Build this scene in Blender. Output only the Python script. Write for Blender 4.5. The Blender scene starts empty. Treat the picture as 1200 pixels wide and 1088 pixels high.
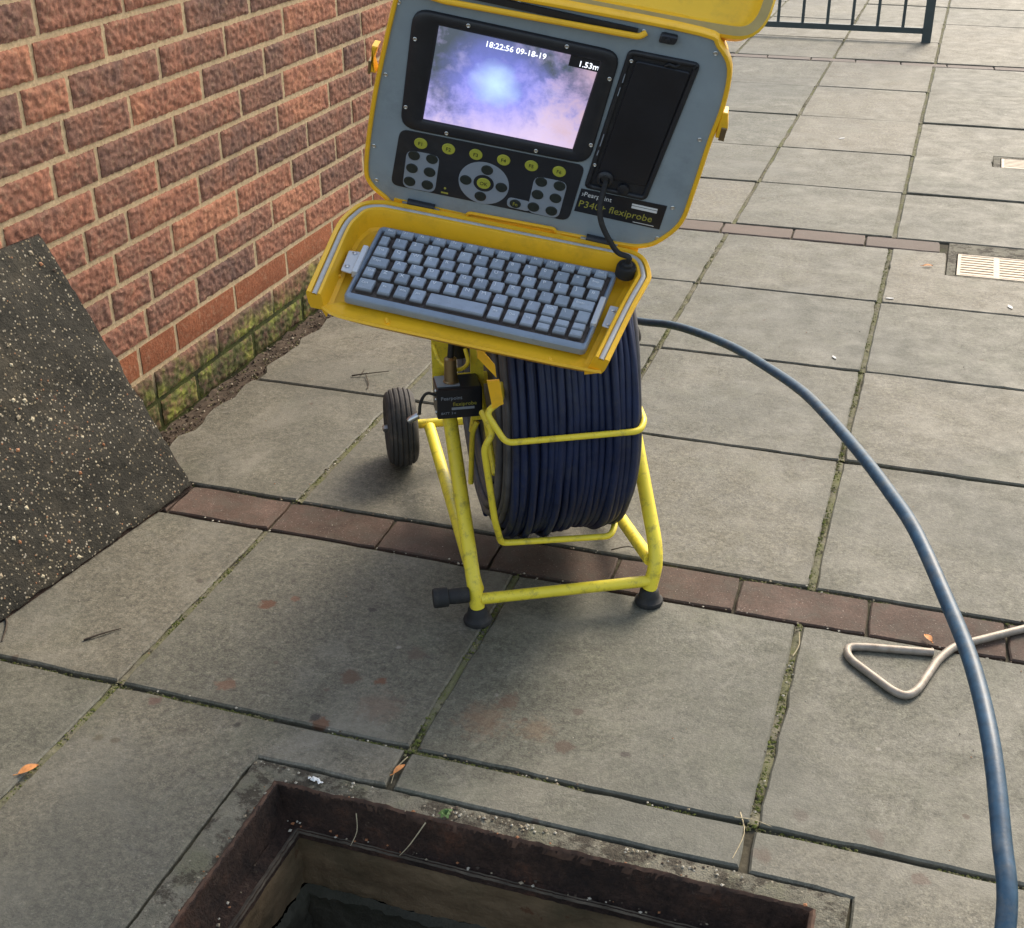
import bpy, math, random
from mathutils import Vector, Matrix, noise
R_ = random.Random(7)
S = bpy.context.scene

# ------------------------------------------------------------------ camera
cam = bpy.data.cameras.new('camera')
cam.sensor_fit = 'HORIZONTAL'; cam.sensor_width = 36.0; cam.lens = 45.13
cam.clip_start = 0.05; cam.clip_end = 500
camo = bpy.data.objects.new('camera', cam); S.collection.objects.link(camo)
_r = Vector((0.94763697, 0.31927472, -0.00691587))
_d = Vector((0.14352226, -0.44513342, -0.88388777))
_f = Vector((-0.28528151, 0.83661215, -0.46764792))
m = Matrix(((_r.x, -_d.x, -_f.x, 1.11709), (_r.y, -_d.y, -_f.y, -1.34022), (_r.z, -_d.z, -_f.z, 1.24703), (0, 0, 0, 1)))
camo.matrix_world = m
S.camera = camo

# ------------------------------------------------------------------ world, sun, exposure
SUN_EL = math.radians(38); SUN_AZ = math.radians(16)     # azimuth measured from +y towards +x
w = bpy.data.worlds.new('World'); S.world = w; w.use_nodes = True
wn = w.node_tree.nodes; wl_ = w.node_tree.links; wn.clear()
wo = wn.new('ShaderNodeOutputWorld'); bg = wn.new('ShaderNodeBackground'); sk = wn.new('ShaderNodeTexSky')
sk.sky_type = 'NISHITA'; sk.sun_disc = False; sk.sun_elevation = SUN_EL; sk.sun_rotation = SUN_AZ
sk.air_density = 1.4; sk.dust_density = 3.0; sk.ozone_density = 1.0
bg.inputs[1].default_value = 0.135
hs = wn.new('ShaderNodeHueSaturation'); hs.inputs['Saturation'].default_value = 0.72
wl_.new(sk.outputs[0], hs.inputs['Color']); wl_.new(hs.outputs[0], bg.inputs[0]); wl_.new(bg.outputs[0], wo.inputs[0])
sl = bpy.data.lights.new('sun', 'SUN'); sl.energy = 1.75; sl.angle = math.radians(22); sl.color = (1.0, 0.86, 0.68)
so = bpy.data.objects.new('sun', sl); S.collection.objects.link(so)
sd = Vector((math.sin(SUN_AZ) * math.cos(SUN_EL), math.cos(SUN_AZ) * math.cos(SUN_EL), math.sin(SUN_EL)))
so.rotation_euler = sd.to_track_quat('Z', 'Y').to_euler()
S.view_settings.view_transform = 'Standard'; S.view_settings.look = 'None'
S.view_settings.exposure = 0.95; S.view_settings.gamma = 1.0; S.view_settings.use_curve_mapping = False

# ------------------------------------------------------------------ materials
class NT:
    def __init__(s, name):
        s.m = bpy.data.materials.new(name); s.m.use_nodes = True
        s.n = s.m.node_tree.nodes; s.l = s.m.node_tree.links
        s.b = s.n['Principled BSDF']; s._pos = None
    def new(s, t, **k):
        o = s.n.new(t)
        for a, v in k.items(): setattr(o, a, v)
        return o
    def link(s, a, b): s.l.new(a, b)
    def pos(s):
        if s._pos is None: s._pos = s.new('ShaderNodeNewGeometry').outputs['Position']
        return s._pos
    def obj(s): return s.new('ShaderNodeTexCoord').outputs['Object']
    def noise(s, scale, detail=4, rough=0.6, vec=None, dist=0.0, out='Fac'):
        o = s.new('ShaderNodeTexNoise'); o.inputs['Scale'].default_value = scale
        o.inputs['Detail'].default_value = detail; o.inputs['Roughness'].default_value = rough
        o.inputs['Distortion'].default_value = dist
        s.link(vec if vec is not None else s.pos(), o.inputs['Vector']); return o.outputs[out]
    def vor(s, scale, vec=None, feature='F1', out='Distance', rnd=1.0):
        o = s.new('ShaderNodeTexVoronoi', feature=feature); o.inputs['Scale'].default_value = scale
        o.inputs['Randomness'].default_value = rnd
        s.link(vec if vec is not None else s.pos(), o.inputs['Vector']); return o.outputs[out]
    def ramp(s, fac, stops):
        o = s.new('ShaderNodeValToRGB'); e = o.color_ramp.elements
        while len(e) < len(stops): e.new(0.5)
        for i, (p, c) in enumerate(stops):
            e[i].position = p; e[i].color = (*c, 1) if hasattr(c, '__len__') else (c, c, c, 1)
        s.link(fac, o.inputs[0]); return o.outputs[0]
    def mix(s, fac, a, b, mode='MIX'):
        o = s.new('ShaderNodeMix', data_type='RGBA', blend_type=mode)
        for v, i in ((fac, 0), (a, 6), (b, 7)):
            if hasattr(v, 'is_linked'): s.link(v, o.inputs[i])
            elif i == 0: o.inputs[0].default_value = v
            else: o.inputs[i].default_value = (*v, 1)
        return o.outputs[2]
    def math(s, op, a, b=None, clamp=False):
        o = s.new('ShaderNodeMath', operation=op, use_clamp=clamp)
        for v, i in ((a, 0), (b, 1)):
            if v is None: continue
            if hasattr(v, 'is_linked'): s.link(v, o.inputs[i])
            else: o.inputs[i].default_value = v
        return o.outputs[0]
    def rnd(s): return s.new('ShaderNodeObjectInfo').outputs['Random']
    def sep(s, v):
        o = s.new('ShaderNodeSeparateXYZ'); s.link(v, o.inputs[0]); return o.outputs
    def bump(s, h, strength=0.5, dist=0.002):
        o = s.new('ShaderNodeBump'); o.inputs['Strength'].default_value = strength
        o.inputs['Distance'].default_value = dist; s.link(h, o.inputs['Height'])
        s.link(o.outputs[0], s.b.inputs['Normal'])
    def set(s, col=None, rough=None, metal=None, spec=None):
        for v, k in ((col, 'Base Color'), (rough, 'Roughness'), (metal, 'Metallic'), (spec, 'Specular IOR Level')):
            if v is None: continue
            if hasattr(v, 'is_linked'): s.link(v, s.b.inputs[k])
            else: s.b.inputs[k].default_value = (*v, 1) if hasattr(v, '__len__') else v
        return s.m

def m_slab():
    t = NT('concrete_slab'); p = t.pos()
    big = t.noise(3.0, 5, 0.6, dist=0.6); mid = t.noise(14, 6, 0.7); fine = t.noise(260, 3, 0.8); sp = t.noise(700, 2, 0.6)
    c = t.ramp(big, [(0.3, (0.125, 0.115, 0.088)), (0.7, (0.200, 0.178, 0.138))])
    c = t.mix(0.55, c, t.ramp(mid, [(0.3, (0.115, 0.105, 0.082)), (0.72, (0.228, 0.203, 0.160))]))
    c = t.mix(1.0, c, t.ramp(fine, [(0.25, 0.5), (0.5, 1.0), (0.78, 1.55)]), 'MULTIPLY')
    c = t.mix(1.0, c, t.ramp(t.noise(95, 4, 0.7), [(0.32, 0.55), (0.68, 1.42)]), 'MULTIPLY')
    c = t.mix(t.ramp(t.noise(210, 2, 0.5), [(0.62, 0.0), (0.70, 0.55)]), c, (0.33, 0.315, 0.27))
    c = t.mix(t.ramp(t.noise(150, 3, 0.6), [(0.30, 0.55), (0.38, 0.0)]), c, (0.055, 0.052, 0.042))
    c = t.mix(1.0, c, t.ramp(t.noise(38, 5, 0.75), [(0.3, 0.78), (0.7, 1.2)]), 'MULTIPLY')
    c = t.mix(t.ramp(sp, [(0.66, 0.0), (0.72, 0.75)]), c, (0.42, 0.40, 0.34))
    c = t.mix(t.ramp(t.noise(520, 2, 0.5), [(0.28, 0.75), (0.36, 0.0)]), c, (0.05, 0.047, 0.038))
    c = t.mix(1.0, c, t.ramp(t.rnd(), [(0.0, (0.52, 0.59, 0.57)), (0.5, (0.67, 0.71, 0.675)), (1.0, (0.84, 0.84, 0.79))]), 'MULTIPLY')
    # grime along the joints
    ox, oy, oz = t.sep(t.obj()); ax = t.math('ABSOLUTE', ox); ay = t.math('ABSOLUTE', oy); e = t.math('MAXIMUM', ax, ay)
    e = t.math('ADD', e, t.math('MULTIPLY', t.math('SUBTRACT', t.noise(16, 5, 0.7), 0.5), 0.10))
    c = t.mix(t.ramp(t.math('MULTIPLY', e, 3.0), [(0.60, 0.0), (0.76, 0.42)]), c, (0.085, 0.080, 0.058))
    # paler trodden and weathered patches
    c = t.mix(t.ramp(t.noise(4.2, 6, 0.7, dist=1.0), [(0.48, 0.0), (0.70, 0.5)]), c, (0.25, 0.235, 0.19))
    # pale scuffs and lime bloom
    sc = t.ramp(t.noise(7, 8, 0.75, dist=2.2), [(0.57, 0.0), (0.60, 0.16), (0.64, 0.0)])
    c = t.mix(sc, c, (0.36, 0.34, 0.29))
    # rust and damp spots where they lie
    stn = t.noise(55, 5, 0.75)
    for (x, y, r, col, a) in [(0.711, 0.074, 0.016, (0.07, 0.045, 0.03), .8), (0.58, 0.095, 0.05, (0.16, 0.095, 0.055), .5),
                           (0.346, 0.01, 0.016, (0.115, 0.045, 0.018), .8), (0.345, 0.128, 0.02, (0.09, 0.055, 0.035), .85),
                           (0.393, 0.135, 0.012, (0.14, 0.055, 0.025), .8), (0.165, 0.051, 0.018, (0.15, 0.065, 0.035), .6),
                           (0.60, 0.15, 0.02, (0.10, 0.06, 0.04), .7), (0.66, 0.10, 0.035, (0.17, 0.10, 0.055), .4),
                           (1.06, 0.04, 0.014, (0.075, 0.048, 0.034), .7), (1.16, 0.03, 0.016, (0.080, 0.055, 0.04), .6),
                           (1.22, -0.03, 0.014, (0.085, 0.050, 0.034), .7), (0.08, -0.02, 0.012, (0.10, 0.05, 0.04), .7),
                           (1.02, -0.05, 0.016, (0.10, 0.058, 0.038), .7), (0.42, 0.22, 0.02, (0.10, 0.07, 0.05), .6),
                           (0.12, 0.27, 0.016, (0.115, 0.042, 0.018), .85), (0.16, 0.30, 0.009, (0.14, 0.058, 0.03), .7), (0.30, 0.31, 0.008, (0.04, 0.035, 0.03), .9), (0.335, 0.02, 0.009, (0.03, 0.028, 0.025), .9), (0.23, -0.03, 0.008, (0.035, 0.03, 0.025), .9), (0.05, -0.12, 0.010, (0.09, 0.07, 0.04), .8), (0.075, -0.118, 0.008, (0.08, 0.06, 0.035), .8), (0.42, 0.075, 0.045, (0.14, 0.075, 0.045), .4), (0.71, 0.16, 0.010, (0.06, 0.04, 0.03), .7), (-0.03, 0.30, 0.008, (0.05, 0.04, 0.03), .6), (0.80, 0.085, 0.01, (0.04, 0.03, 0.025), .9)]:
        cb = t.new('ShaderNodeCombineXYZ'); cb.inputs[0].default_value = x; cb.inputs[1].default_value = y
        d = t.new('ShaderNodeVectorMath', operation='DISTANCE'); t.link(p, d.inputs[0]); t.link(cb.outputs[0], d.inputs[1])
        dn = t.math('ADD', d.outputs['Value'], t.math('MULTIPLY', t.math('SUBTRACT', stn, 0.5), r * 2.6))
        k = t.math('MULTIPLY', t.math('SUBTRACT', 1.0, t.math('DIVIDE', dn, r), clamp=True), 2.6 if r < .03 else 1.4, clamp=True); k = t.math('MULTIPLY', k, a)
        c = t.mix(k, c, col)
    # old chewing gum and chips
    vg = t.vor(5.0); c = t.mix(t.ramp(t.math('ADD', vg, t.math('MULTIPLY', t.math('SUBTRACT', stn, 0.5), 0.05)), [(0.022, 0.55), (0.034, 0.0)]), c, (0.34, 0.32, 0.28))
    # damp, darker areas
    c = t.mix(t.ramp(t.noise(1.7, 4, 0.55, dist=0.5), [(0.48, 0.0), (0.66, 0.5)]), c, (0.085, 0.088, 0.075))
    # scattered small dark spots
    vs = t.vor(9.0); c = t.mix(t.ramp(t.math('ADD', vs, t.math('MULTIPLY', t.math('SUBTRACT', t.noise(60), 0.5), 0.12)), [(0.040, 0.85), (0.055, 0.0)]), c, (0.085, 0.062, 0.045))
    # algae near the edges of the far joints
    g = t.ramp(t.noise(5.5, 5, 0.6), [(0.55, 0.0), (0.8, 0.35)])
    c = t.mix(g, c, (0.125, 0.135, 0.085))
    t.bump(t.math('ADD', t.math('MULTIPLY', fine, 0.8), t.math('MULTIPLY', mid, 0.5)), 0.55, 0.0022)
    return t.set(c, t.ramp(mid, [(0.3, 0.54), (0.7, 0.78)]), spec=0.42)

def m_ground():
    t = NT('joint_soil'); n1 = t.noise(35, 5, 0.7); n2 = t.noise(9, 3)
    c = t.ramp(n1, [(0.3, (0.030, 0.027, 0.019)), (0.6, (0.085, 0.075, 0.052)), (0.8, (0.15, 0.135, 0.10))])
    c = t.mix(t.ramp(n2, [(0.5, 0.0), (0.68, 0.45)]), c, (0.06, 0.068, 0.025))
    t.bump(n1, 0.8, 0.004); return t.set(c, 0.95, spec=0.2)

def m_mortar_joint():
    t = NT('mossy_joint_mortar'); n1 = t.noise(40, 5, 0.75); n2 = t.noise(11, 4, 0.6)
    c = t.ramp(n1, [(0.25, (0.09, 0.085, 0.06)), (0.6, (0.19, 0.175, 0.125)), (0.85, (0.30, 0.27, 0.20))])
    c = t.mix(t.ramp(n2, [(0.42, 0.0), (0.62, 0.7)]), c, (0.115, 0.125, 0.04))
    c = t.mix(t.ramp(t.noise(60, 4), [(0.30, 0.9), (0.42, 0.0)]), c, (0.02, 0.016, 0.012))
    t.bump(n1, 0.9, 0.005); return t.set(c, 0.95, spec=0.2)

def m_paver():
    t = NT('brown_clay_paver'); f = t.noise(240, 3, 0.8); b = t.noise(12, 5)
    c = t.ramp(b, [(0.3, (0.060, 0.038, 0.028)), (0.5, (0.085, 0.054, 0.040)), (0.72, (0.125, 0.082, 0.064))])
    c = t.mix(1.0, c, t.ramp(f, [(0.25, 0.65), (0.75, 1.4)]), 'MULTIPLY')
    c = t.mix(1.0, c, t.ramp(t.rnd(), [(0, 0.72), (1, 1.12)]), 'MULTIPLY')
    c = t.mix(t.ramp(t.noise(20, 6, 0.75), [(0.46, 0.0), (0.64, 0.6)]), c, (0.085, 0.075, 0.058))
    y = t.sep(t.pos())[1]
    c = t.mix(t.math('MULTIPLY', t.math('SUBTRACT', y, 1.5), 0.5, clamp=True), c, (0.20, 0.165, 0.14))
    c = t.mix(t.ramp(t.noise(330, 2, 0.5), [(0.68, 0.0), (0.74, 0.8)]), c, (0.40, 0.33, 0.28))
    t.bump(f, 0.4, 0.002); return t.set(c, 0.8, spec=0.3)

def m_brick(smooth=False):
    t = NT('smooth_red_brick' if smooth else 'rustic_brick')
    p = t.pos(); x, y, z = t.sep(p)
    r = t.rnd(); n1 = t.noise(9, 4, 0.6); fine = t.noise(150, 4, 0.7)
    if smooth:
        c = t.ramp(n1, [(0.3, (0.225, 0.080, 0.042)), (0.7, (0.33, 0.118, 0.058))])
    else:
        c = t.ramp(t.math('ADD', t.math('MULTIPLY', t.noise(13, 4, 0.65, dist=0.5), 1.0), t.math('MULTIPLY', r, 0.50)),
                   [(0.38, (0.140, 0.084, 0.072)), (0.62, (0.225, 0.116, 0.085)), (0.90, (0.325, 0.142, 0.092)), (1.0, (0.40, 0.18, 0.11))])
        c = t.mix(t.ramp(t.noise(4.5, 3, 0.5), [(0.52, 0.0), (0.70, 0.5)]), c, (0.14, 0.090, 0.075))
    c = t.mix(1.0, c, t.ramp(fine, [(0.25, 0.6), (0.75, 1.35)]), 'MULTIPLY')
    # pale lime smear caught on the texture
    c = t.mix(t.ramp(t.noise(70, 4, 0.7), [(0.54, 0.0), (0.74, 0.5)]), c, (0.46, 0.31, 0.20))
    # moss on the lowest courses (grows from the damp foot of the wall)
    mz = t.math('SUBTRACT', 0.088, z)
    mm = t.math('MULTIPLY', t.math('ADD', mz, t.math('MULTIPLY', t.math('SUBTRACT', t.noise(9, 6, 0.75), 0.5), 0.16)), 16.0, clamp=True)
    gate = t.math('MULTIPLY', mm, t.ramp(t.noise(45, 4, 0.7), [(0.34, 0.22), (0.54, 0.95)]))
    c = t.mix(gate, c, t.ramp(t.noise(16, 4), [(0.3, (0.055, 0.058, 0.030)), (0.50, (0.105, 0.118, 0.035)), (0.70, (0.33, 0.35, 0.065))]))
    t.bump(t.math('ADD', fine, t.noise(60, 3)), 0.5, 0.003)
    return t.set(c, 0.88, spec=0.2)

def m_wall_mortar():
    t = NT('sandy_wall_mortar'); n = t.noise(90, 5, 0.7); z = t.sep(t.pos())[2]
    c = t.ramp(n, [(0.25, (0.38, 0.28, 0.165)), (0.75, (0.62, 0.48, 0.305))])
    k = t.math('MULTIPLY', t.math('SUBTRACT', 0.075, z), 18.0, clamp=True)
    c = t.mix(k, c, t.ramp(t.noise(14, 4), [(0.35, (0.03, 0.032, 0.016)), (0.7, (0.09, 0.105, 0.025))]))
    t.bump(n, 0.8, 0.003); return t.set(c, 0.92, spec=0.2)

def m_simple(name, col, rough=0.5, metal=0.0, var=0.15, scale=20, bump=0.0, bscale=120, spec=0.5, dirt=None, dirtamt=0.4, dscale=9):
    t = NT(name); n = t.noise(scale, 4, 0.6, vec=t.obj())
    lo = tuple(c * (1 - var) for c in col); hi = tuple(min(1, c * (1 + var)) for c in col)
    c = t.ramp(n, [(0.3, lo), (0.7, hi)])
    if dirt: c = t.mix(t.ramp(t.noise(dscale, 6, 0.75, vec=t.obj()), [(0.52, 0.0), (0.72, dirtamt)]), c, dirt)
    if bump: t.bump(t.noise(bscale, 3, 0.6, vec=t.obj()), bump, 0.001)
    return t.set(c, rough, metal, spec)

MAT = {}
MAT['slab'] = m_slab(); MAT['ground'] = m_ground(); MAT['joint'] = m_mortar_joint(); MAT['paver'] = m_paver()
MAT['brick'] = m_brick(); MAT['sbrick'] = m_brick(True); MAT['wmortar'] = m_wall_mortar()
MAT['case'] = m_simple('amber_yellow_plastic', (0.95, 0.53, 0.02), 0.42, var=0.05, bump=0.12, bscale=400, dirt=(0.34, 0.20, 0.03), dirtamt=0.35, dscale=14)
MAT['case_in'] = m_simple('amber_yellow_inner', (0.92, 0.56, 0.03), 0.5, var=0.05, bump=0.12, bscale=300, dirt=(0.32, 0.2, 0.04), dirtamt=0.4, dscale=12)
MAT['hoodrim'] = m_simple('dusty_ochre_rim', (0.42, 0.31, 0.11), 0.6, var=0.15)
MAT['frame'] = m_simple('lemon_yellow_paint', (0.90, 0.73, 0.055), 0.38, var=0.06, bump=0.1, bscale=90, dirt=(0.17, 0.14, 0.06), dirtamt=0.7, dscale=46)
MAT['grey'] = m_simple('blue_grey_fascia', (0.265, 0.325, 0.375), 0.5, var=0.06, bump=0.05, bscale=300, dirt=(0.11, 0.14, 0.16), dirtamt=0.35, dscale=11)
MAT['black'] = m_simple('black_plastic', (0.014, 0.016, 0.022), 0.45, var=0.2, bump=0.1, bscale=300, dirt=(0.05, 0.05, 0.05), dirtamt=0.4, dscale=16)
MAT['gloss'] = m_simple('black_gloss', (0.012, 0.014, 0.020), 0.34, var=0.2)
MAT['rubber'] = m_simple('black_rubber', (0.016, 0.016, 0.017), 0.72, var=0.2, bump=0.3, dirt=(0.07, 0.062, 0.05), dirtamt=0.5, dscale=30)
MAT['tyre'] = m_simple('grey_tyre_rubber', (0.045, 0.042, 0.040), 0.8, var=0.2, bump=0.3, dirt=(0.13, 0.115, 0.09), dirtamt=0.6, dscale=30)
MAT['pad'] = m_simple('silver_membrane', (0.26, 0.30, 0.36), 0.45, var=0.05)
MAT['dbtn'] = m_simple('dark_olive_button', (0.018, 0.024, 0.020), 0.45, var=0.3, scale=200)
MAT['ybtn'] = m_simple('yellow_button', (0.42, 0.43, 0.05), 0.5, var=0.1)
MAT['white'] = m_simple('white_print', (0.72, 0.74, 0.76), 0.5, var=0.03)
MAT['ytext'] = m_simple('olive_print', (0.36, 0.34, 0.06), 0.5, var=0.03)
MAT['dtext'] = m_simple('dark_print', (0.03, 0.035, 0.01), 0.5, var=0.03)
def m_key():
    t = NT('worn_key_plastic'); n = t.noise(45, 4, 0.6); f = t.noise(160, 4, 0.7)
    c = t.ramp(t.math('ADD', t.math('MULTIPLY', n, 0.6), t.math('MULTIPLY', t.rnd(), 0.4)), [(0.25, (0.27, 0.315, 0.37)), (0.6, (0.38, 0.435, 0.51)), (0.85, (0.47, 0.53, 0.60))])
    c = t.mix(t.ramp(f, [(0.56, 0.0), (0.75, 0.4)]), c, (0.20, 0.19, 0.18))
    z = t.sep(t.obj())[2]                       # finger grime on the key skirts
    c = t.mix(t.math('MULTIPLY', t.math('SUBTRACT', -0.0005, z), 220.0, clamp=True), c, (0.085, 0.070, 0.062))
    return t.set(c, 0.32)
MAT['key'] = m_key()
MAT['kbd'] = m_simple('keyboard_case', (0.23, 0.285, 0.36), 0.36, var=0.08, dirt=(0.14, 0.13, 0.12), dirtamt=0.4, dscale=22)
MAT['kdirt'] = m_simple('keyboard_well', (0.075, 0.058, 0.050), 0.7, var=0.5, scale=90)
MAT['ktext'] = m_simple('pale_legend', (0.85, 0.88, 0.92), 0.5, var=0.03)
MAT['seal'] = m_simple('grey_white_seal', (0.50, 0.50, 0.49), 0.6, var=0.1, scale=60)
MAT['steel'] = m_simple('bright_steel', (0.62, 0.63, 0.64), 0.32, metal=1.0, var=0.08)
MAT['plate'] = m_simple('zinc_plate', (0.60, 0.63, 0.68), 0.35, metal=0.15, var=0.06)
MAT['gal'] = m_simple('worn_galvanised_rod', (0.33, 0.285, 0.235), 0.55, metal=0.35, var=0.22, scale=60, bump=0.3, dirt=(0.22, 0.15, 0.10), dirtamt=0.6, dscale=50)
MAT['brass'] = m_simple('dull_brass', (0.30, 0.22, 0.12), 0.4, metal=0.8, var=0.2)
MAT['rail'] = m_simple('slate_green_paint', (0.050, 0.068, 0.070), 0.5, var=0.12)
MAT['leaf'] = m_simple('dry_orange_leaf', (0.58, 0.24, 0.075), 0.7, var=0.25, scale=150)
MAT['twig'] = m_simple('dry_twig', (0.055, 0.04, 0.028), 0.9, var=0.3, scale=90)
MAT['straw'] = m_simple('pale_straw', (0.42, 0.35, 0.22), 0.8, var=0.3, scale=90)
MAT['grass'] = m_simple('green_weed', (0.065, 0.13, 0.03), 0.7, var=0.3, scale=90)
MAT['petal'] = m_simple('white_fleck', (0.75, 0.75, 0.73), 0.7, var=0.1)
MAT['grate'] = m_simple('beige_grate', (0.50, 0.41, 0.30), 0.55, var=0.08, dirt=(0.25, 0.17, 0.1), dirtamt=0.5, dscale=30)
MAT['pit'] = m_simple('dark_pit', (0.018, 0.016, 0.013), 0.9, var=0.4)

def m_cable():
    t = NT('navy_cable_sheath'); o = t.obj()
    n = t.noise(22, 5, 0.7, vec=o); f = t.noise(160, 3, 0.7, vec=o)
    c = t.ramp(n, [(0.3, (0.006, 0.012, 0.042)), (0.7, (0.012, 0.024, 0.078))])
    c = t.mix(t.ramp(t.noise(9, 6, 0.8, vec=o), [(0.52, 0.0), (0.72, 0.55)]), c, (0.065, 0.068, 0.075))
    t.bump(f, 0.3, 0.001); return t.set(c, 0.5, spec=0.4)
MAT['cable'] = m_cable()
MAT['gcable'] = m_simple('scuffed_grey_cable', (0.085, 0.082, 0.088), 0.6, var=0.35, scale=30, dirt=(0.16, 0.14, 0.115), dirtamt=0.5, dscale=14)
MAT['bcable'] = m_simple('blue_push_cable', (0.018, 0.062, 0.112), 0.45, var=0.35, scale=90, dirt=(0.12, 0.125, 0.12), dirtamt=0.65, dscale=26, bump=0.2)

def m_rust():
    t = NT('rusted_iron'); n = t.noise(18, 6, 0.75); f = t.noise(120, 4, 0.8)
    c = t.ramp(n, [(0.3, (0.022, 0.014, 0.011)), (0.55, (0.062, 0.036, 0.026)), (0.78, (0.15, 0.062, 0.034))])
    c = t.mix(1.0, c, t.ramp(f, [(0.25, 0.5), (0.75, 1.5)]), 'MULTIPLY')
    c = t.mix(t.ramp(t.noise(48, 5, 0.8), [(0.60, 0.0), (0.70, 0.6)]), c, (0.17, 0.12, 0.085))
    c = t.mix(t.ramp(t.noise(7, 5, 0.8), [(0.50, 0.0), (0.66, 0.75)]), c, (0.018, 0.014, 0.013))
    t.bump(t.math('ADD', n, f), 1.0, 0.010); return t.set(c, 0.85, spec=0.3)
MAT['rust'] = m_rust()
MAT['lipdirt'] = m_simple('dirty_iron_lip', (0.085, 0.068, 0.050), 0.85, var=0.6, scale=30, bump=0.8)
MAT['rustrim'] = m_simple('dark_rust_rim', (0.070, 0.036, 0.022), 0.85, var=0.6, scale=50, bump=0.8)

def m_shaft(name, lo, hi, green=0.3):
    t = NT(name); v = t.new('ShaderNodeMapping'); v.inputs['Scale'].default_value = (1, 1, 3.0); t.link(t.pos(), v.inputs[0])
    n = t.noise(7, 6, 0.7, vec=v.outputs[0]); f = t.noise(90, 4, 0.7)
    c = t.ramp(n, [(0.3, lo), (0.7, hi)])
    c = t.mix(t.ramp(t.noise(10, 5), [(0.5, 0.0), (0.7, green)]), c, (0.035, 0.038, 0.020))
    c = t.mix(t.ramp(t.noise(13, 5, 0.8), [(0.62, 0.0), (0.68, 0.8)]), c, (0.10, 0.04, 0.018))
    t.bump(t.math('ADD', n, f), 0.7, 0.004); return t.set(c, 0.8, spec=0.3)
MAT['shaft_tan'] = m_shaft('damp_tan_render', (0.085, 0.056, 0.030), (0.235, 0.165, 0.092), 0.5)
MAT['shaft_grey'] = m_shaft('damp_grey_concrete', (0.035, 0.034, 0.024), (0.085, 0.078, 0.056), 0.5)

def m_surround():
    t = NT('mossy_surround_mortar'); n = t.noise(24, 6, 0.75); f = t.noise(220, 3, 0.8)
    c = t.ramp(n, [(0.3, (0.105, 0.10, 0.075)), (0.55, (0.21, 0.195, 0.15)), (0.8, (0.32, 0.295, 0.225))])
    c = t.mix(t.ramp(t.noise(12, 5, 0.7), [(0.5, 0.0), (0.65, 0.6)]), c, (0.09, 0.095, 0.05))
    c = t.mix(t.ramp(t.noise(15, 6, 0.8), [(0.48, 0.0), (0.56, 0.85)]), c, (0.045, 0.036, 0.026))
    c = t.mix(t.ramp(t.vor(75), [(0.10, 0.7), (0.16, 0.0)]), c, (0.33, 0.30, 0.23))
    t.bump(t.math('ADD', n, f), 0.9, 0.005); return t.set(c, 0.85, spec=0.3)
MAT['surround'] = m_surround()

def m_cover():
    t = NT('weathered_aggregate_concrete'); o = t.pos(); n = t.noise(9, 6, 0.7); f = t.noise(130, 4, 0.8)
    c = t.ramp(n, [(0.3, (0.018, 0.017, 0.012)), (0.55, (0.036, 0.032, 0.023)), (0.85, (0.085, 0.070, 0.045))])
    c = t.mix(1.0, c, t.ramp(f, [(0.25, 0.5), (0.8, 1.6)]), 'MULTIPLY')
    d = t.vor(170); cc = t.sep(t.vor(170, out='Color'))[0]
    k = t.math('MULTIPLY', t.ramp(d, [(0.30, 1.0), (0.42, 0.0)]), t.ramp(cc, [(0.66, 0.0), (0.68, 0.75)]))
    c = t.mix(k, c, t.ramp(cc, [(0.8, (0.32, 0.26, 0.16)), (1.0, (0.55, 0.50, 0.40))]))
    t.bump(t.math('ADD', t.math('ADD', n, f), t.math('MULTIPLY', k, 0.6)), 0.9, 0.004)
    return t.set(c, 0.8, spec=0.35)
MAT['cover'] = m_cover()
MAT['speck'] = m_simple('buff_stone', (0.50, 0.43, 0.29), 0.6, var=0.25)
MAT['peb1'] = m_simple('tan_pebble', (0.27, 0.22, 0.145), 0.6, var=0.3)
MAT['peb2'] = m_simple('pale_pebble', (0.42, 0.38, 0.30), 0.6, var=0.2)
MAT['peb3'] = m_simple('rusty_pebble', (0.32, 0.13, 0.05), 0.6, var=0.2)
MAT['soil'] = m_simple('dry_soil', (0.085, 0.064, 0.048), 0.95, var=0.5, scale=60, bump=1.0, bscale=140, spec=0.2)

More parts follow.
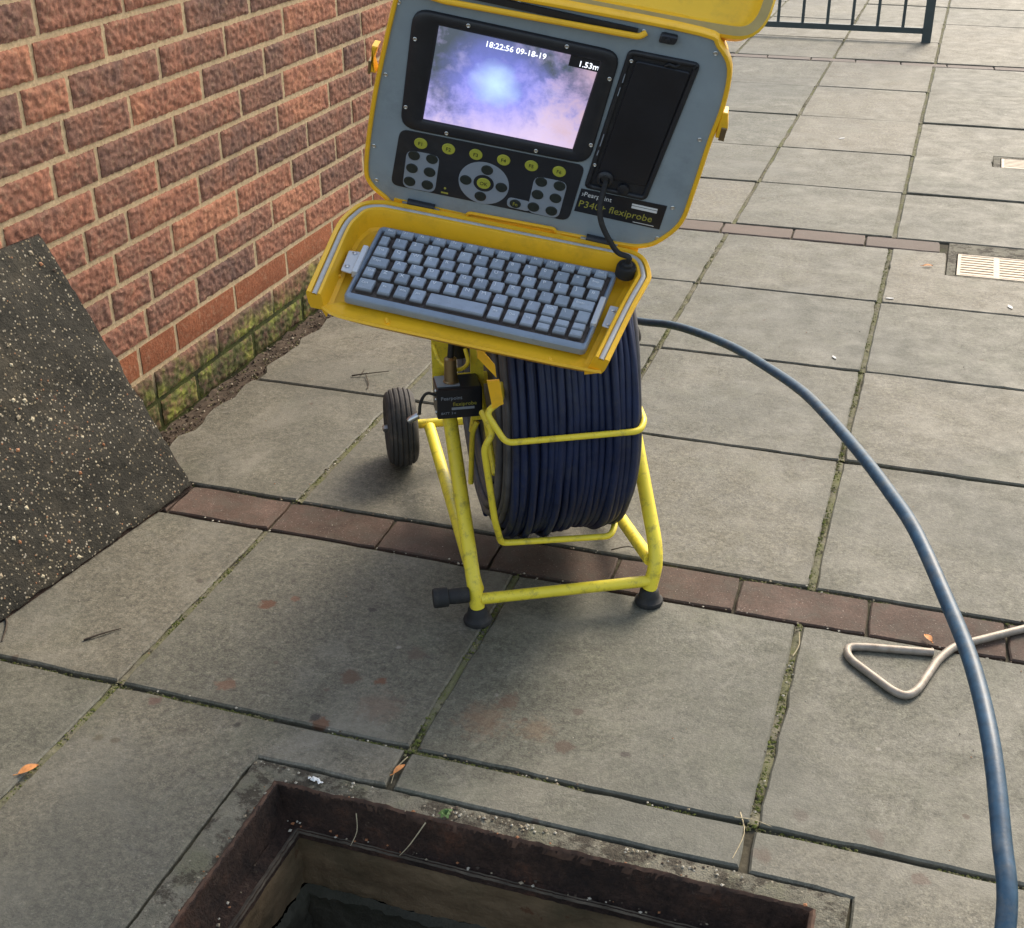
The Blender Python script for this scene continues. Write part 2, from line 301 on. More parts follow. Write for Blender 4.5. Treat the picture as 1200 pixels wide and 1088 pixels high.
def m_screen():
    t = NT('lit_pipe_picture'); o = t.obj(); x, y, z = t.sep(o)
    # picture of a pipe interior: a bright blue lamp spot, dark slate top left, pink-lilac floor
    n = t.noise(16, 6, 0.65, vec=o, dist=0.15); n2 = t.noise(34, 5, 0.6, vec=o, dist=0.1)
    s = t.math('ADD', t.math('ADD', t.math('MULTIPLY', t.math('SUBTRACT', 0.215, y), 4.6), t.math('MULTIPLY', t.math('ADD', x, 0.055), 1.6)), t.math('MULTIPLY', t.math('SUBTRACT', n, 0.5), 1.5))
    c = t.ramp(t.math('ADD', s, 0.5), [(0.20, (0.075, 0.095, 0.125)), (0.40, (0.15, 0.16, 0.33)), (0.56, (0.36, 0.33, 0.66)), (0.76, (0.64, 0.52, 0.76)), (1.0, (0.74, 0.60, 0.82))])
    c = t.mix(t.ramp(n2, [(0.52, 0.0), (0.72, 0.45)]), c, (0.52, 0.47, 0.80))
    c = t.mix(t.ramp(t.math('ADD', t.math('MULTIPLY', x, 4), n), [(0.50, 0.0), (0.80, 0.7)]), c, (0.52, 0.34, 0.34))
    cb = t.new('ShaderNodeCombineXYZ'); cb.inputs[0].default_value = -0.076; cb.inputs[1].default_value = 0.222
    d = t.new('ShaderNodeVectorMath', operation='DISTANCE'); t.link(o, d.inputs[0]); t.link(cb.outputs[0], d.inputs[1])
    dd = t.math('ADD', d.outputs['Value'], t.math('MULTIPLY', t.math('SUBTRACT', n2, 0.5), 0.03))
    c = t.mix(t.ramp(t.math('MULTIPLY', dd, 10), [(0.12, 0.85), (0.85, 0.0)]), c, (0.24, 0.28, 0.95))
    c = t.mix(t.ramp(t.math('MULTIPLY', dd, 10), [(0.03, 0.98), (0.40, 0.0)]), c, (0.55, 0.78, 1.0))
    t.link(c, t.b.inputs['Emission Color']); t.b.inputs['Emission Strength'].default_value = 0.62
    return t.set((0.01, 0.01, 0.012), 0.25)
MAT['screen'] = m_screen()
t = NT('lit_screen_text'); t.b.inputs['Emission Color'].default_value = (0.85, 0.9, 1, 1); t.b.inputs['Emission Strength'].default_value = 0.75
MAT['stext'] = t.m

# ------------------------------------------------------------------ mesh helpers
def V3(p): return Vector(p)
def smooth_path(pts, k=8, closed=False):
    P = [Vector(p) for p in pts]; n = len(P); out = []
    rng = range(n if closed else n - 1)
    for i in rng:
        if closed: a, b, c, d = P[(i - 1) % n], P[i], P[(i + 1) % n], P[(i + 2) % n]
        else: a, b, c, d = P[max(i - 1, 0)], P[i], P[i + 1], P[min(i + 2, n - 1)]
        for j in range(k):
            t = j / k
            out.append(0.5 * ((2 * b) + (c - a) * t + (2 * a - 5 * b + 4 * c - d) * t * t + (3 * b - a - 3 * c + d) * t ** 3))
    if not closed: out.append(P[-1])
    return out
def round_path(pts, r, k=5, closed=False):
    """polyline with corners rounded by radius-like distance r"""
    P = [Vector(p) for p in pts]; n = len(P); out = []
    for i in range(n):
        if not closed and i in (0, n - 1): out.append(P[i]); continue
        a, b, c = P[i - 1], P[i], P[(i + 1) % n]
        d1 = min(r, (a - b).length * 0.48); d2 = min(r, (c - b).length * 0.48)
        p0 = b + (a - b).normalized() * d1; p1 = b + (c - b).normalized() * d2
        for j in range(k + 1):
            t = j / k; out.append(p0 * (1 - t) ** 2 + b * 2 * t * (1 - t) + p1 * t * t)
    return out
def poly_inset(o, d):
    """2D outline (CCW) moved inwards by d"""
    n = len(o); res = []
    for i in range(n):
        a, b, c = o[i - 1], o[i], o[(i + 1) % n]
        e1 = (b[0] - a[0], b[1] - a[1]); e2 = (c[0] - b[0], c[1] - b[1])
        l1 = math.hypot(*e1) or 1e-9; l2 = math.hypot(*e2) or 1e-9
        nx = -e1[1] / l1 - e2[1] / l2; ny = e1[0] / l1 + e2[0] / l2; L = math.hypot(nx, ny) or 1e-9
        cosh = max(0.4, L / 2)
        res.append((b[0] + nx / L * d / cosh, b[1] + ny / L * d / cosh))
    return res
def rquad(c, r, k=5):
    return [(p.x, p.y) for p in round_path([(x, y, 0) for x, y in c], r, k, True)]
def disc(cx, cy, r, n=20, ry=None):
    ry = ry or r
    return [(cx + r * math.cos(2 * math.pi * i / n), cy + ry * math.sin(2 * math.pi * i / n)) for i in range(n)]

class MB:
    def __init__(s): s.v = []; s.f = []; s.mi = []
    def add(s, vs, fs, mi=0):
        b = len(s.v); s.v += [tuple(v) for v in vs]; s.f += [tuple(i + b for i in f) for f in fs]; s.mi += [mi] * len(fs); return s
    def box(s, a, b, mi=0, ch=0.0):
        x0, y0, z0 = a; x1, y1, z1 = b
        if ch: return s.prism([(x0, y0), (x1, y0), (x1, y1), (x0, y1)], z0, z1, ch, mi)
        return s.add([(x0, y0, z0), (x1, y0, z0), (x1, y1, z0), (x0, y1, z0), (x0, y0, z1), (x1, y0, z1), (x1, y1, z1), (x0, y1, z1)],
                     [(3, 2, 1, 0), (4, 5, 6, 7), (0, 1, 5, 4), (1, 2, 6, 5), (2, 3, 7, 6), (3, 0, 4, 7)], mi)
    def prism(s, o, z0, z1, ch=0.0, mi=0, zf=None):
        zf = zf or (lambda x, y: 0.0)
        rings = [[(x, y, z0) for x, y in o], [(x, y, z1 - ch + zf(x, y)) for x, y in o]]
        if ch: rings.append([(x, y, z1 + zf(x, y)) for x, y in poly_inset(o, ch)])
        return s.rings(rings, True, True, mi)
    def rings(s, rings, c0=False, c1=False, mi=0, closed=True):
        n = len(rings[0]); vs = [p for r in rings for p in r]; fs = []
        for k in range(len(rings) - 1):
            for i in range(n if closed else n - 1):
                j = (i + 1) % n; fs.append((k * n + i, k * n + j, (k + 1) * n + j, (k + 1) * n + i))
        if c0: fs.append(tuple(range(n))[::-1])
        if c1: fs.append(tuple((len(rings) - 1) * n + i for i in range(n)))
        return s.add(vs, fs, mi)
    def frame(s, o, inn, z0, z1, ch=0.0, mi=0):
        """ring between two outlines with the same number of points"""
        rs = [[(x, y, z0) for x, y in o], [(x, y, z1 - ch) for x, y in o], [(x, y, z1) for x, y in poly_inset(o, ch)] if ch else None,
              [(x, y, z1) for x, y in poly_inset(inn, -ch)] if ch else None, [(x, y, z1 - ch) for x, y in inn], [(x, y, z0) for x, y in inn]]
        return s.rings([r for r in rs if r], False, False, mi)
    def tube(s, path, r, n=12, mi=0, cap=True, closed=False, rf=None):
        P = [Vector(p) for p in path]; N = len(P); rings = []
        T = [((P[(i + 1) % N] - P[i - 1]) if closed else (P[min(i + 1, N - 1)] - P[max(i - 1, 0)])).normalized() for i in range(N)]
        up = Vector((0, 0, 1)) if abs(T[0].z) < 0.9 else Vector((1, 0, 0))
        nrm = (up - T[0] * up.dot(T[0])).normalized()
        for i in range(N):
            nrm = (nrm - T[i] * nrm.dot(T[i])).normalized(); bi = T[i].cross(nrm); rr = rf(i / max(1, N - 1)) if rf else r
            rings.append([P[i] + nrm * rr * math.cos(2 * math.pi * k / n) + bi * rr * math.sin(2 * math.pi * k / n) for k in range(n)])
        if closed: rings.append(rings[0])
        return s.rings(rings, cap and not closed, cap and not closed, mi)
    def lathe(s, c, ax, prof, n=32, mi=0):
        """prof: list of (axial, radius)"""
        c = Vector(c); ax = Vector(ax).normalized(); u = ax.orthogonal().normalized(); v = ax.cross(u)
        rings = [[c + ax * a + (u * math.cos(2 * math.pi * k / n) + v * math.sin(2 * math.pi * k / n)) * max(r, 1e-5) for k in range(n)] for a, r in prof]
        return s.rings(rings, True, True, mi)
    def rock(s, c, r, mi=0, flat=0.6, rnd=R_):
        vs = []; 
        for d in ((1, 0, 0), (-1, 0, 0), (0, 1, 0), (0, -1, 0), (0, 0, 1), (0, 0, -1)):
            k = r * rnd.uniform(0.7, 1.25); vs.append((c[0] + d[0] * k, c[1] + d[1] * k, c[2] + d[2] * k * flat))
        a = rnd.uniform(0, 3.14); ca, sa = math.cos(a), math.sin(a)
        vs = [(c[0] + (x - c[0]) * ca - (y - c[1]) * sa, c[1] + (x - c[0]) * sa + (y - c[1]) * ca, z) for x, y, z in vs]
        return s.add(vs, [(0, 2, 4), (2, 1, 4), (1, 3, 4), (3, 0, 4), (2, 0, 5), (1, 2, 5), (3, 1, 5), (0, 3, 5)], mi)
    def mesh(s, name, mats, smooth=35):
        me = bpy.data.meshes.new(name); me.from_pydata(s.v, [], s.f); me.validate()
        for mm in (mats if isinstance(mats, (list, tuple)) else [mats]): me.materials.append(MAT[mm] if isinstance(mm, str) else mm)
        if len(me.polygons) == len(s.mi): me.polygons.foreach_set('material_index', s.mi)
        import bmesh
        b = bmesh.new(); b.from_mesh(me); bmesh.ops.recalc_face_normals(b, faces=b.faces[:]); b.to_mesh(me); b.free()
        if smooth:
            me.polygons.foreach_set('use_smooth', [True] * len(me.polygons)); me.set_sharp_from_angle(angle=math.radians(smooth))
        me.update(); return me
    def skew(s, k):
        s.v = [(x + k * y, y, z) for x, y, z in s.v]; return s
    def obj(s, name, mats, parent=None, smooth=35, mat=None):
        return link(name, s.mesh(name, mats, smooth), parent, mat)
def link(name, data, parent=None, mat=None):
    o = bpy.data.objects.new(name, data); S.collection.objects.link(o)
    if parent: o.parent = parent
    if mat is not None: o.matrix_local = mat
    return o
def tag(o, label=None, cat=None, group=None, kind=None):
    if label: o['label'] = label
    if cat: o['category'] = cat
    if group: o['group'] = group
    if kind: o['kind'] = kind
    return o
def thing(name, loc, label, cat, group=None):
    o = link(name, None); o.location = loc; o.empty_display_size = 0.05; return tag(o, label, cat, group)
def structure(name, loc=(0, 0, 0)):
    o = link(name, None); o.location = loc; o.empty_display_size = 0.1; o['kind'] = 'structure'; return o
def text_geo(body, size, extrude=0.0002, align='LEFT', sx=1.0, bold=0.0):
    cu = bpy.data.curves.new('t', 'FONT'); cu.body = body; cu.size = size; cu.extrude = extrude; cu.align_x = align; cu.resolution_u = 2; cu.offset = bold
    o = bpy.data.objects.new('t', cu); S.collection.objects.link(o)
    bpy.context.view_layer.update()
    me = bpy.data.meshes.new_from_object(o.evaluated_get(bpy.context.evaluated_depsgraph_get()))
    vs = [(v.co.x * sx, v.co.y, v.co.z) for v in me.vertices]; fs = [tuple(p.vertices) for p in me.polygons]
    bpy.data.objects.remove(o); bpy.data.curves.remove(cu); bpy.data.meshes.remove(me)
    return vs, fs
def add_text(mb, body, size, x, y, z, mi=0, align='LEFT', shear=0.0, slope=0.0, sx=1.0, bold=0.0):
    vs, fs = text_geo(body, size, 0.0002, align, sx, bold)
    mb.add([(x + a + b * shear, y + b + a * slope, z + c) for a, b, c in vs], fs, mi)

# ------------------------------------------------------------------ ground and paving
MH = (0.294, -0.72, 1.138, -0.087)                 # manhole outer rectangle x0,y0,x1,y1
D1 = (1.168, 2.366, 1.66, 2.676); D2 = (1.290, 3.622, 1.78, 3.800)
ROWS = [(-2.0, -1.5), (-1.5, -1.0), (-1.0, -0.5), (-0.5, 0.0), (0.0, 0.497), (0.612, 1.116), (1.116, 1.597), (1.597, 2.089), (2.089, 2.569),
        (2.676, 3.184), (3.184, 3.704), (3.704, 4.269), (4.269, 4.888), (4.888, 5.519), (5.600, 6.196), (6.196, 6.85), (6.85, 7.5), (7.5, 8.2), (8.2, 8.9), (8.9, 9.6)]
XS = [-0.37, 0.0, 0.5, 1.0, 1.5, 2.0, 2.5, 3.0]
ground = MB()
gx = sorted([-60, 60, -0.37, MH[0] + .03, MH[2] - .03, D1[0] + .02, D1[2] - .02, D2[0] + .015, D2[2] - .015])
gy = sorted([-60, 60, MH[1] + .03, MH[3] - .03, D1[1] + .02, D1[3] - .02, D2[1] + .015, D2[3] - .015, 3.6])
for i in range(len(gx) - 1):
    for j in range(len(gy) - 1):
        cx, cy = (gx[i] + gx[i + 1]) / 2, (gy[j] + gy[j + 1]) / 2
        if any(h[0] < cx < h[2] and h[1] < cy < h[3] for h in (MH, D1, D2)): continue
        if cx < -0.37 and cy < 3.6: continue
        ground.add([(gx[i], gy[j], -.0085), (gx[i + 1], gy[j], -.0085), (gx[i + 1], gy[j + 1], -.0085), (gx[i], gy[j + 1], -.0085)], [(0, 1, 2, 3)])
# low ground beside and below the wall
ground.add([(-60, -60, -.09), (-0.37, -60, -.09), (-0.37, 3.6, -.09), (-60, 3.6, -.09)], [(0, 1, 2, 3)])
ground.add([(-.37, -60, -.09), (-.37, 3.6, -.09), (-.37, 3.6, -.0085), (-.37, -60, -.0085)], [(0, 1, 2, 3)])
ground.add([(-60, 3.6, -.09), (-.37, 3.6, -.09), (-.37, 3.6, -.0085), (-60, 3.6, -.0085)], [(0, 1, 2, 3)])
ground.obj('ground', 'ground', smooth=0)['kind'] = 'structure'

def cut(rect, hole):
    x0, y0, x1, y1 = rect; a0, b0, a1, b1 = hole
    if a0 >= x1 or a1 <= x0 or b0 >= y1 or b1 <= y0: return [(x0, y0), (x1, y0), (x1, y1), (x0, y1)]
    fx0, fx1 = a0 <= x0, a1 >= x1; fy0, fy1 = b0 <= y0, b1 >= y1
    if fx0 and fx1:
        if fy0: y0 = b1
        else: y1 = b0
        return None if y1 - y0 < 0.02 else [(x0, y0), (x1, y0), (x1, y1), (x0, y1)]
    if fy0 and fy1:
        if fx0: x0 = a1
        else: x1 = a0
        return [(x0, y0), (x1, y0), (x1, y1), (x0, y1)]
    if fx1 and fy0: return [(x0, y0), (a0, y0), (a0, b1), (x1, b1), (x1, y1), (x0, y1)]
    if fx0 and fy0: return [(a1, y0), (x1, y0), (x1, y1), (x0, y1), (x0, b1), (a1, b1)]
    if fx1 and fy1: return [(x0, y0), (x1, y0), (x1, b0), (a0, b0), (a0, y1), (x0, y1)]
    if fx0 and fy1: return [(x0, y0), (x1, y0), (x1, y1), (a1, y1), (a1, b0), (x0, b0)]
    return [(x0, y0), (x1, y0), (x1, y1), (x0, y1)]
def worn(o, amp, step, rnd):
    res = []
    n = len(o)
    for i in range(n):
        a, b = o[i], o[(i + 1) % n]; L = math.hypot(b[0] - a[0], b[1] - a[1]); k = max(1, int(L / step))
        nx, ny = -(b[1] - a[1]) / L, (b[0] - a[0]) / L
        for j in range(k):
            t = j / k; d = abs(rnd.gauss(0, amp)) if j else amp * 1.2
            if rnd.random() < 0.05: d += amp * 2.5
            if j == 0: res.append((a[0] + (b[0] - a[0]) * 0.004 / L, a[1] + (b[1] - a[1]) * 0.004 / L))
            else: res.append((a[0] + (b[0] - a[0]) * t + nx * d, a[1] + (b[1] - a[1]) * t + ny * d))
    return res
pave = structure('pavement')
rs = random.Random(3)
for (y0, y1) in ROWS:
    near = y1 < 3
    xs = list(XS)
    if y0 > 3.5: xs = [-3.5, -3.0, -2.5, -2.0, -1.5, -1.0, -0.5] + XS[1:]
    for i in range(len(xs) - 1):
        x0, x1 = xs[i], xs[i + 1]
        if near and y0 < 2 and i > 5: continue
        gxx, gyy = 0.0050, 0.0037
        if y0 >= 0.6:                     # columns step a little at the brick course
            x0 += 0.003 if i else 0; x1 += 0.003
        left = x0 if (i == 0 and y0 < 3.5) else x0 + gxx
        o = (left, y0 + gyy, x1 - gxx, y1 - gyy)
        h = None
        for H_ in (MH, D1, D2):
            if not (H_[0] >= o[2] or H_[2] <= o[0] or H_[1] >= o[3] or H_[3] <= o[1]): h = H_
        poly = cut(o, (h[0] - .003, h[1] - .003, h[2] + .003, h[3] + .003)) if h else [(o[0], o[1]), (o[2], o[1]), (o[2], o[3]), (o[0], o[3])]
        if poly is None: continue
        step = 0.035 if near else 0.09
        poly = worn(poly, 0.0011, step, rs)
        if i == 0 and y0 < 3.5:           # the ragged cut edge beside the wall
            poly = [(x - (0.0 if x > -0.35 else rs.uniform(-0.012, 0.010)), y) for x, y in poly]
        dz = rs.uniform(-0.0012, 0.0012) if near else rs.uniform(-0.003, 0.003)
        tx, ty = rs.uniform(-.003, .003), rs.uniform(-.003, .003); cx, cy = (o[0] + o[2]) / 2, (o[1] + o[3]) / 2
        mb = MB(); loc = [(x - cx, y - cy) for x, y in poly]
        mb.prism(loc, -0.05, dz, 0.0028, zf=lambda x, y: x * tx + y * ty)
        ob = mb.obj('paving_slab', 'slab', pave, smooth=0); ob.location = (cx, cy, 0)
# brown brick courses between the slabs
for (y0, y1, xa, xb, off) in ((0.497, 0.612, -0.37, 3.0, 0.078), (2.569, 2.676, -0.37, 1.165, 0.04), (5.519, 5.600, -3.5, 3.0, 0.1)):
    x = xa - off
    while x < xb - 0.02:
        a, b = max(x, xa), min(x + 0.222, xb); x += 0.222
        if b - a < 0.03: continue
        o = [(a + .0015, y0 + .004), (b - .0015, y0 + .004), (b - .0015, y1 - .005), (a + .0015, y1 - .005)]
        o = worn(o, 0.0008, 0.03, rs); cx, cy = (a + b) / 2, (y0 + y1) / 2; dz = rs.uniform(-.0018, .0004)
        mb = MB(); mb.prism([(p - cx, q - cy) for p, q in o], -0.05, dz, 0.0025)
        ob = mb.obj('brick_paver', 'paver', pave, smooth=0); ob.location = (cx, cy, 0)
# mossy mortar in the long joints
jm = MB()
for x in XS[1:-1] + [-0.5, -1.0]:
    for (y0, y1) in ROWS:
        if x < 0 and y0 < 3.5: continue
        if MH[0] < x < MH[2] and y0 < MH[3] and y1 < 0.01: continue
        if y0 >= y1 - .01: continue
        n = max(2, int((y1 - y0) / 0.02)) if y1 < 3 else 6; xx = x + (0.003 if y0 > 0.6 else 0)
        rows = []
        for k in range(n + 1):
            y = y0 + .004 + (y1 - y0 - .008) * k / n
            zz = -0.0040 + 0.0035 * noise.noise((x * 7, y * 26, 0)) - (0.004 if noise.noise((x * 3, y * 9, 4)) > 0.25 else 0)
            rows.append([(xx - .0075, y, zz - .001), (xx - .003, y, zz + .0012), (xx + .003, y, zz + .001), (xx + .0075, y, zz - .001)])
        jm.rings(rows, closed=False)
jo = jm.obj('joint_mortar', 'joint'); jo['kind'] = 'structure'

# moss cushions, grit and flakes in the joints
mo = MB(); gr = MB(); rm = random.Random(11)
def scatter_line(p, q, n, wj, mb, r0, r1, mis, z0=-0.004, flat=0.6):
    for _ in range(n):
        t = rm.random(); x = p[0] + (q[0] - p[0]) * t; y = p[1] + (q[1] - p[1]) * t
        if noise.noise((x * 8, y * 8, 2)) < -0.15: continue
        r = rm.uniform(r0, r1); mb.rock((x + rm.gauss(0, wj), y + rm.gauss(0, wj), z0 + rm.uniform(-.001, .002)), r, rm.choice(mis), flat, rm)
for (p, q, n) in [((0.5, 0.0), (0.5, 0.497), 420), ((1.0, 0.0), (1.0, 0.497), 520), ((0, -0.5), (0, 0.497), 600), ((1.0, 0.61), (1.0, 1.6), 600),
                  ((0, 0.61), (0, 1.1), 260), ((0.5, 0.61), (0.5, 2.5), 500), ((0.5, -0.09), (0.5, 0), 40), ((1.0, 1.6), (1.0, 2.56), 300)]:
    scatter_line(p, q, n, 0.0032, mo, 0.0012, 0.0032, [0, 0, 1])
for (p, q, n) in [((0.0, 0.0), (0.55, 0.0), 900), ((0.5, 0), (1.5, 0), 1100), ((0.7, .612), (1.5, .612), 500), ((-.3, 0), (0, 0), 200), ((0, 1.116), (1.5, 1.116), 300), ((-.37, .612), (.1, .612), 120)]:
    scatter_line(p, q, n, 0.0022, mo, 0.0010, 0.0026, [0, 1], z0=-.007)
for (p, q, n) in [((0.5, 0), (1.0, 0), 24), ((0, 0), (.5, 0), 16), ((1.0, 0), (1.0, .5), 30), ((-.2, .497), (1.5, .497), 60), ((-.3, .612), (1.5, .612), 50), ((0, .6), (0, 1.1), 40), ((.3, -.1), (1.1, -.1), 130)]:
    scatter_line(p, q, n, 0.004, gr, 0.0012, 0.0032, [0, 1, 1, 2], z0=-.001)
for _ in range(260):
    x, y = rm.uniform(-.3, 1.5), rm.uniform(-.3, 2.2)
    if MH[0] < x < MH[2] and y < MH[3]: continue
    gr.rock((x, y, 0.0016), rm.uniform(.0007, .0017), rm.choice([0, 1, 1, 2, 3]), .6, rm)
t = NT('moss'); cc = t.ramp(t.noise(60, 3), [(0.3, (0.05, 0.06, 0.018)), (0.7, (0.16, 0.18, 0.05))]); t.set(cc, 0.95, spec=0.1); MAT['moss'] = t.m
MAT['moss2'] = m_simple('dry_moss', (0.17, 0.155, 0.075), 0.95, var=0.4)
tag(mo.obj('joint_moss', ['moss', 'moss2'], smooth=0), 'green and yellowish moss growing in the joints between the paving slabs', 'moss', kind='stuff')
tag(gr.obj('grit', ['peb1', 'peb2', 'soil', 'peb3'], smooth=0), 'fine grit and crumbs scattered over the paving slabs', 'grit', kind='stuff')

# soil strip at the foot of the wall
ss = MB(); rows = []
for j in range(200):
    y = -0.6 + 4.2 * j / 199; row = []
    for i in range(10):
        x = -0.5125 + 0.155 * i / 9; t_ = i / 9
        z = -0.072 + 0.056 * (t_ ** 1.6) + 0.009 * noise.noise((x * 30, y * 30, 0)) + 0.004 * noise.noise((x * 90, y * 90, 3))
        row.append((x, y, z))
    rows.append(row)
ss.rings(rows, closed=False); ss.obj('soil_strip', 'soil', smooth=60)['kind'] = 'structure'
sg = MB()
for _ in range(1500):
    y = rm.uniform(.6, 2.4); x = rm.uniform(-.51, -.36); t_ = (x + .5125) / .155
    sg.rock((x, y, -0.070 + 0.058 * (t_ ** 1.6) + rm.uniform(-.002, .004)), rm.uniform(.0015, .0055), rm.choice([0, 0, 1, 2, 3]), .7, rm)
tag(sg.obj('gravel', ['soil', 'peb1', 'twig', 'moss2'], smooth=0), 'crumbly dark gravel and dirt along the foot of the brick wall', 'gravel', kind='stuff')

# ------------------------------------------------------------------ brick wall
WX = -0.5115; HC = 0.0757; ZB = 0.1553; PIT = 0.283
wall = thing('brick_wall', (WX, 1.6, -0.08), 'red-brown rustic brick wall with sandy mortar, a smooth red course and mossy foot', 'wall')
core = MB(); core.box((-0.215, -2.2, -0.01), (-0.0030, 1.9, 15 * HC - 0.0)); 
mc = core.obj('mortar', 'wmortar', wall, smooth=0)
def brick_mesh(L, seed, texture=True):
    H = HC - 0.0125; mb = MB(); rr = random.Random(seed)
    ny, nz = (max(6, int(L / 0.0042)), 16) if texture else (6, 3)
    hx = 0.0; grid = []
    for j in range(nz + 1):
        row = []
        for i in range(ny + 1):
            y = -L / 2 + L * i / ny; z = -H / 2 + H * j / nz
            e = min(i, ny - i, j, nz - j); x = 0.0
            if texture:
                a = noise.noise((y * 88 + seed * 9.1 + z * 40, z * 115 - y * 20, seed * 3.3)); b = noise.noise((y * 190, z * 210 + seed, 5.0))
                x = 0.0036 * max(-0.42, min(0.35, a * 1.5)) + 0.0013 * b
            if e == 0: x = -0.0026 + 0.5 * x; y += rr.uniform(-.0012, .0012); z += rr.uniform(-.0012, .0012)
            elif e == 1 and texture: x -= 0.0014
            row.append((x, y, z))
        grid.append(row)
    mb.rings(grid, closed=False)
    # sides back into the mortar
    edge = grid[0] + [r[-1] for r in grid[1:]] + grid[-1][::-1][1:] + [r[0] for r in grid[::-1][1:-1]]
    mb.rings([edge, [(-0.03, y, z) for x, y, z in edge]])
    return mb
SW, HW, QW = 0.272, 0.138, 0.20
meshes = {}
for k, L in (('s', SW), ('h', HW), ('q', QW)):
    meshes[k] = [brick_mesh(L, 10 * i + ord(k)).mesh('brick', 'brick', 50 if True else 0) for i in range(7 if k == 's' else 4)]
smesh = [brick_mesh(SW, 300 + i, False).mesh('brick', 'sbrick', 30) for i in range(2)]
PERP = {-3: [.934, 1.096, 1.373, 1.649], -2: [.925, 1.205, 1.492], -1: [.884, 1.035, 1.307, 1.584], 0: [.930, 1.145, 1.429, 1.71],
        1: [.816, .968, 1.249, 1.533, 1.815], 2: [.851, 1.072, 1.369, 1.658, 1.924], 3: [.764, .914, 1.205, 1.482, 1.76],
        4: [.815, 1.05, 1.320, 1.606, 1.905], 5: [.701, .847, 1.136, 1.432, 1.652, 2.009], 6: [.757, .982, 1.271, 1.565, 1.852, 2.139],
        7: [.647, .793, 1.111, 1.389, 1.680, 1.990], 8: [.703, .930, 1.230, 1.52, 1.80], 9: [.732, 1.01, 1.30]}
rb = random.Random(21)
for k in range(-3, 12):
    P = list(PERP.get(k, [0.8 + rb.uniform(-.14, .14)]))
    while P[0] > -0.5: P.insert(0, P[0] - (PIT if rb.random() > .12 else .148))
    while P[-1] < 3.15: P.append(P[-1] + (PIT if rb.random() > .12 else .148))
    z = ZB + HC * (k + 0.5)
    for a, b in zip(P[:-1], P[1:]):
        if a < -0.55 or b > 3.5: continue
        L = (b - a) - 0.0135
        if k == -1: me = rb.choice(smesh); base = SW
        else:
            kk, base = min((('s', SW), ('h', HW), ('q', QW)), key=lambda q: abs(q[1] - L)); me = rb.choice(meshes[kk])
        ob = link('brick', me, wall)
        ob.location = (rb.uniform(.0002, .0018), (a + b) / 2 - 1.6, z + 0.08); ob.scale = (1, L / base, 1)
        if rb.random() < .5 and k != -1: ob.rotation_euler = (math.pi, 0, 0)
        else: ob.rotation_euler = (rb.uniform(-.006, .006), 0, 0)

# ------------------------------------------------------------------ manhole
mh = thing('manhole', (0.716, -0.40, 0), 'open rectangular manhole with rusty iron frame and mortar surround in the foreground paving', 'manhole')
def rect(x0, y0, x1, y1): return [(x0 - .716, y0 + .40), (x1 - .716, y0 + .40), (x1 - .716, y1 + .40), (x0 - .716, y1 + .40)]
X0, Y0, X1, Y1 = MH
def sub(o, n):
    res = []
    for i in range(4):
        a, b = o[i], o[(i + 1) % 4]
        for j in range(n): t = j / n; res.append((a[0] + (b[0] - a[0]) * t, a[1] + (b[1] - a[1]) * t))
    return res
def q(x, y, w_): return .6 * noise.noise((x * 13, y * 13, w_)) + .45 * noise.noise((x * 70, y * 70, w_)) + .3 * noise.noise((x * 180, y * 180, w_ + 3))
def ringloop(lst, n=170, amp=0.0, seed=0):
    out = []; d = []
    for (ra, za), (rb_, zb) in zip(lst[:-1], lst[1:]):
        k = max(1, int(max(abs(za - zb), max(abs(p - q) for p, q in zip(ra, rb_))) / .012))
        for h in range(k): d.append((tuple(a + (b - a) * h / k for a, b in zip(ra, rb_)), za + (zb - za) * h / k))
    lst = d + [lst[-1]]
    for (r_, z) in lst:
        o = sub(rect(*r_), n); out.append([(x + amp * q(x, y, seed + z * 50), y + amp * q(x, y, 9 + seed + z * 50), z + amp * q(x, y, 20 + z * 40)) for x, y in o])
    return out
IN0, IN1 = (X0 + .052, Y0 + .052, X1 - .042, Y1 - .036), (X0 + .056, Y0 + .056, X1 - .045, Y1 - .039)
mb = MB(); mb.rings(ringloop([((X0 + .001, Y0 + .001, X1 - .001, Y1 - .001), -.05), ((X0 + .001, Y0 + .001, X1 - .001, Y1 - .001), -.003), ((X0 + .02, Y0 + .02, X1 - .02, Y1 - .015), -.0015), (IN0, -.003), (IN0, -.02)], amp=.0022))
mb.obj('mortar_surround', 'surround', mh, smooth=50)
mb = MB(); mb.rings(ringloop([((IN0[0] - .005, IN0[1] - .005, IN0[2] + .005, IN0[3] + .004), -.003), ((IN0[0] - .001, IN0[1] - .001, IN0[2] + .001, IN0[3] + .001), .0008), ((IN0[0] + .003, IN0[1] + .003, IN0[2] - .003, IN0[3] - .003), -.002), ((IN0[0] + .004, IN0[1] + .004, IN0[2] - .004, IN0[3] - .004), -.012)], amp=.0034, seed=4)); mb.obj('frame_rim', 'rustrim', mh, smooth=50)
L1 = (X0 + .074, Y0 + .08, X1 - .066, Y1 - .062)
mb = MB(); mb.rings(ringloop([((IN0[0] - .002, IN0[1] - .002, IN0[2] + .002, IN0[3] + .002), -.012), (IN0, -.0005), (IN1, -.002), ((IN1[0] + .006, IN1[1] + .006, IN1[2] - .006, IN1[3] - .006), -.045), ((IN1[0] + .010, IN1[1] + .01, IN1[2] - .01, IN1[3] - .01), -.060)], amp=.0034, seed=4))
mb.obj('iron_frame', 'rust', mh, smooth=50)
LA = (IN1[0] + .010, IN1[1] + .01, IN1[2] - .01, IN1[3] - .01)
LB = (LA[0] + .026, LA[1] + .026, LA[2] - .026, LA[3] - .010)
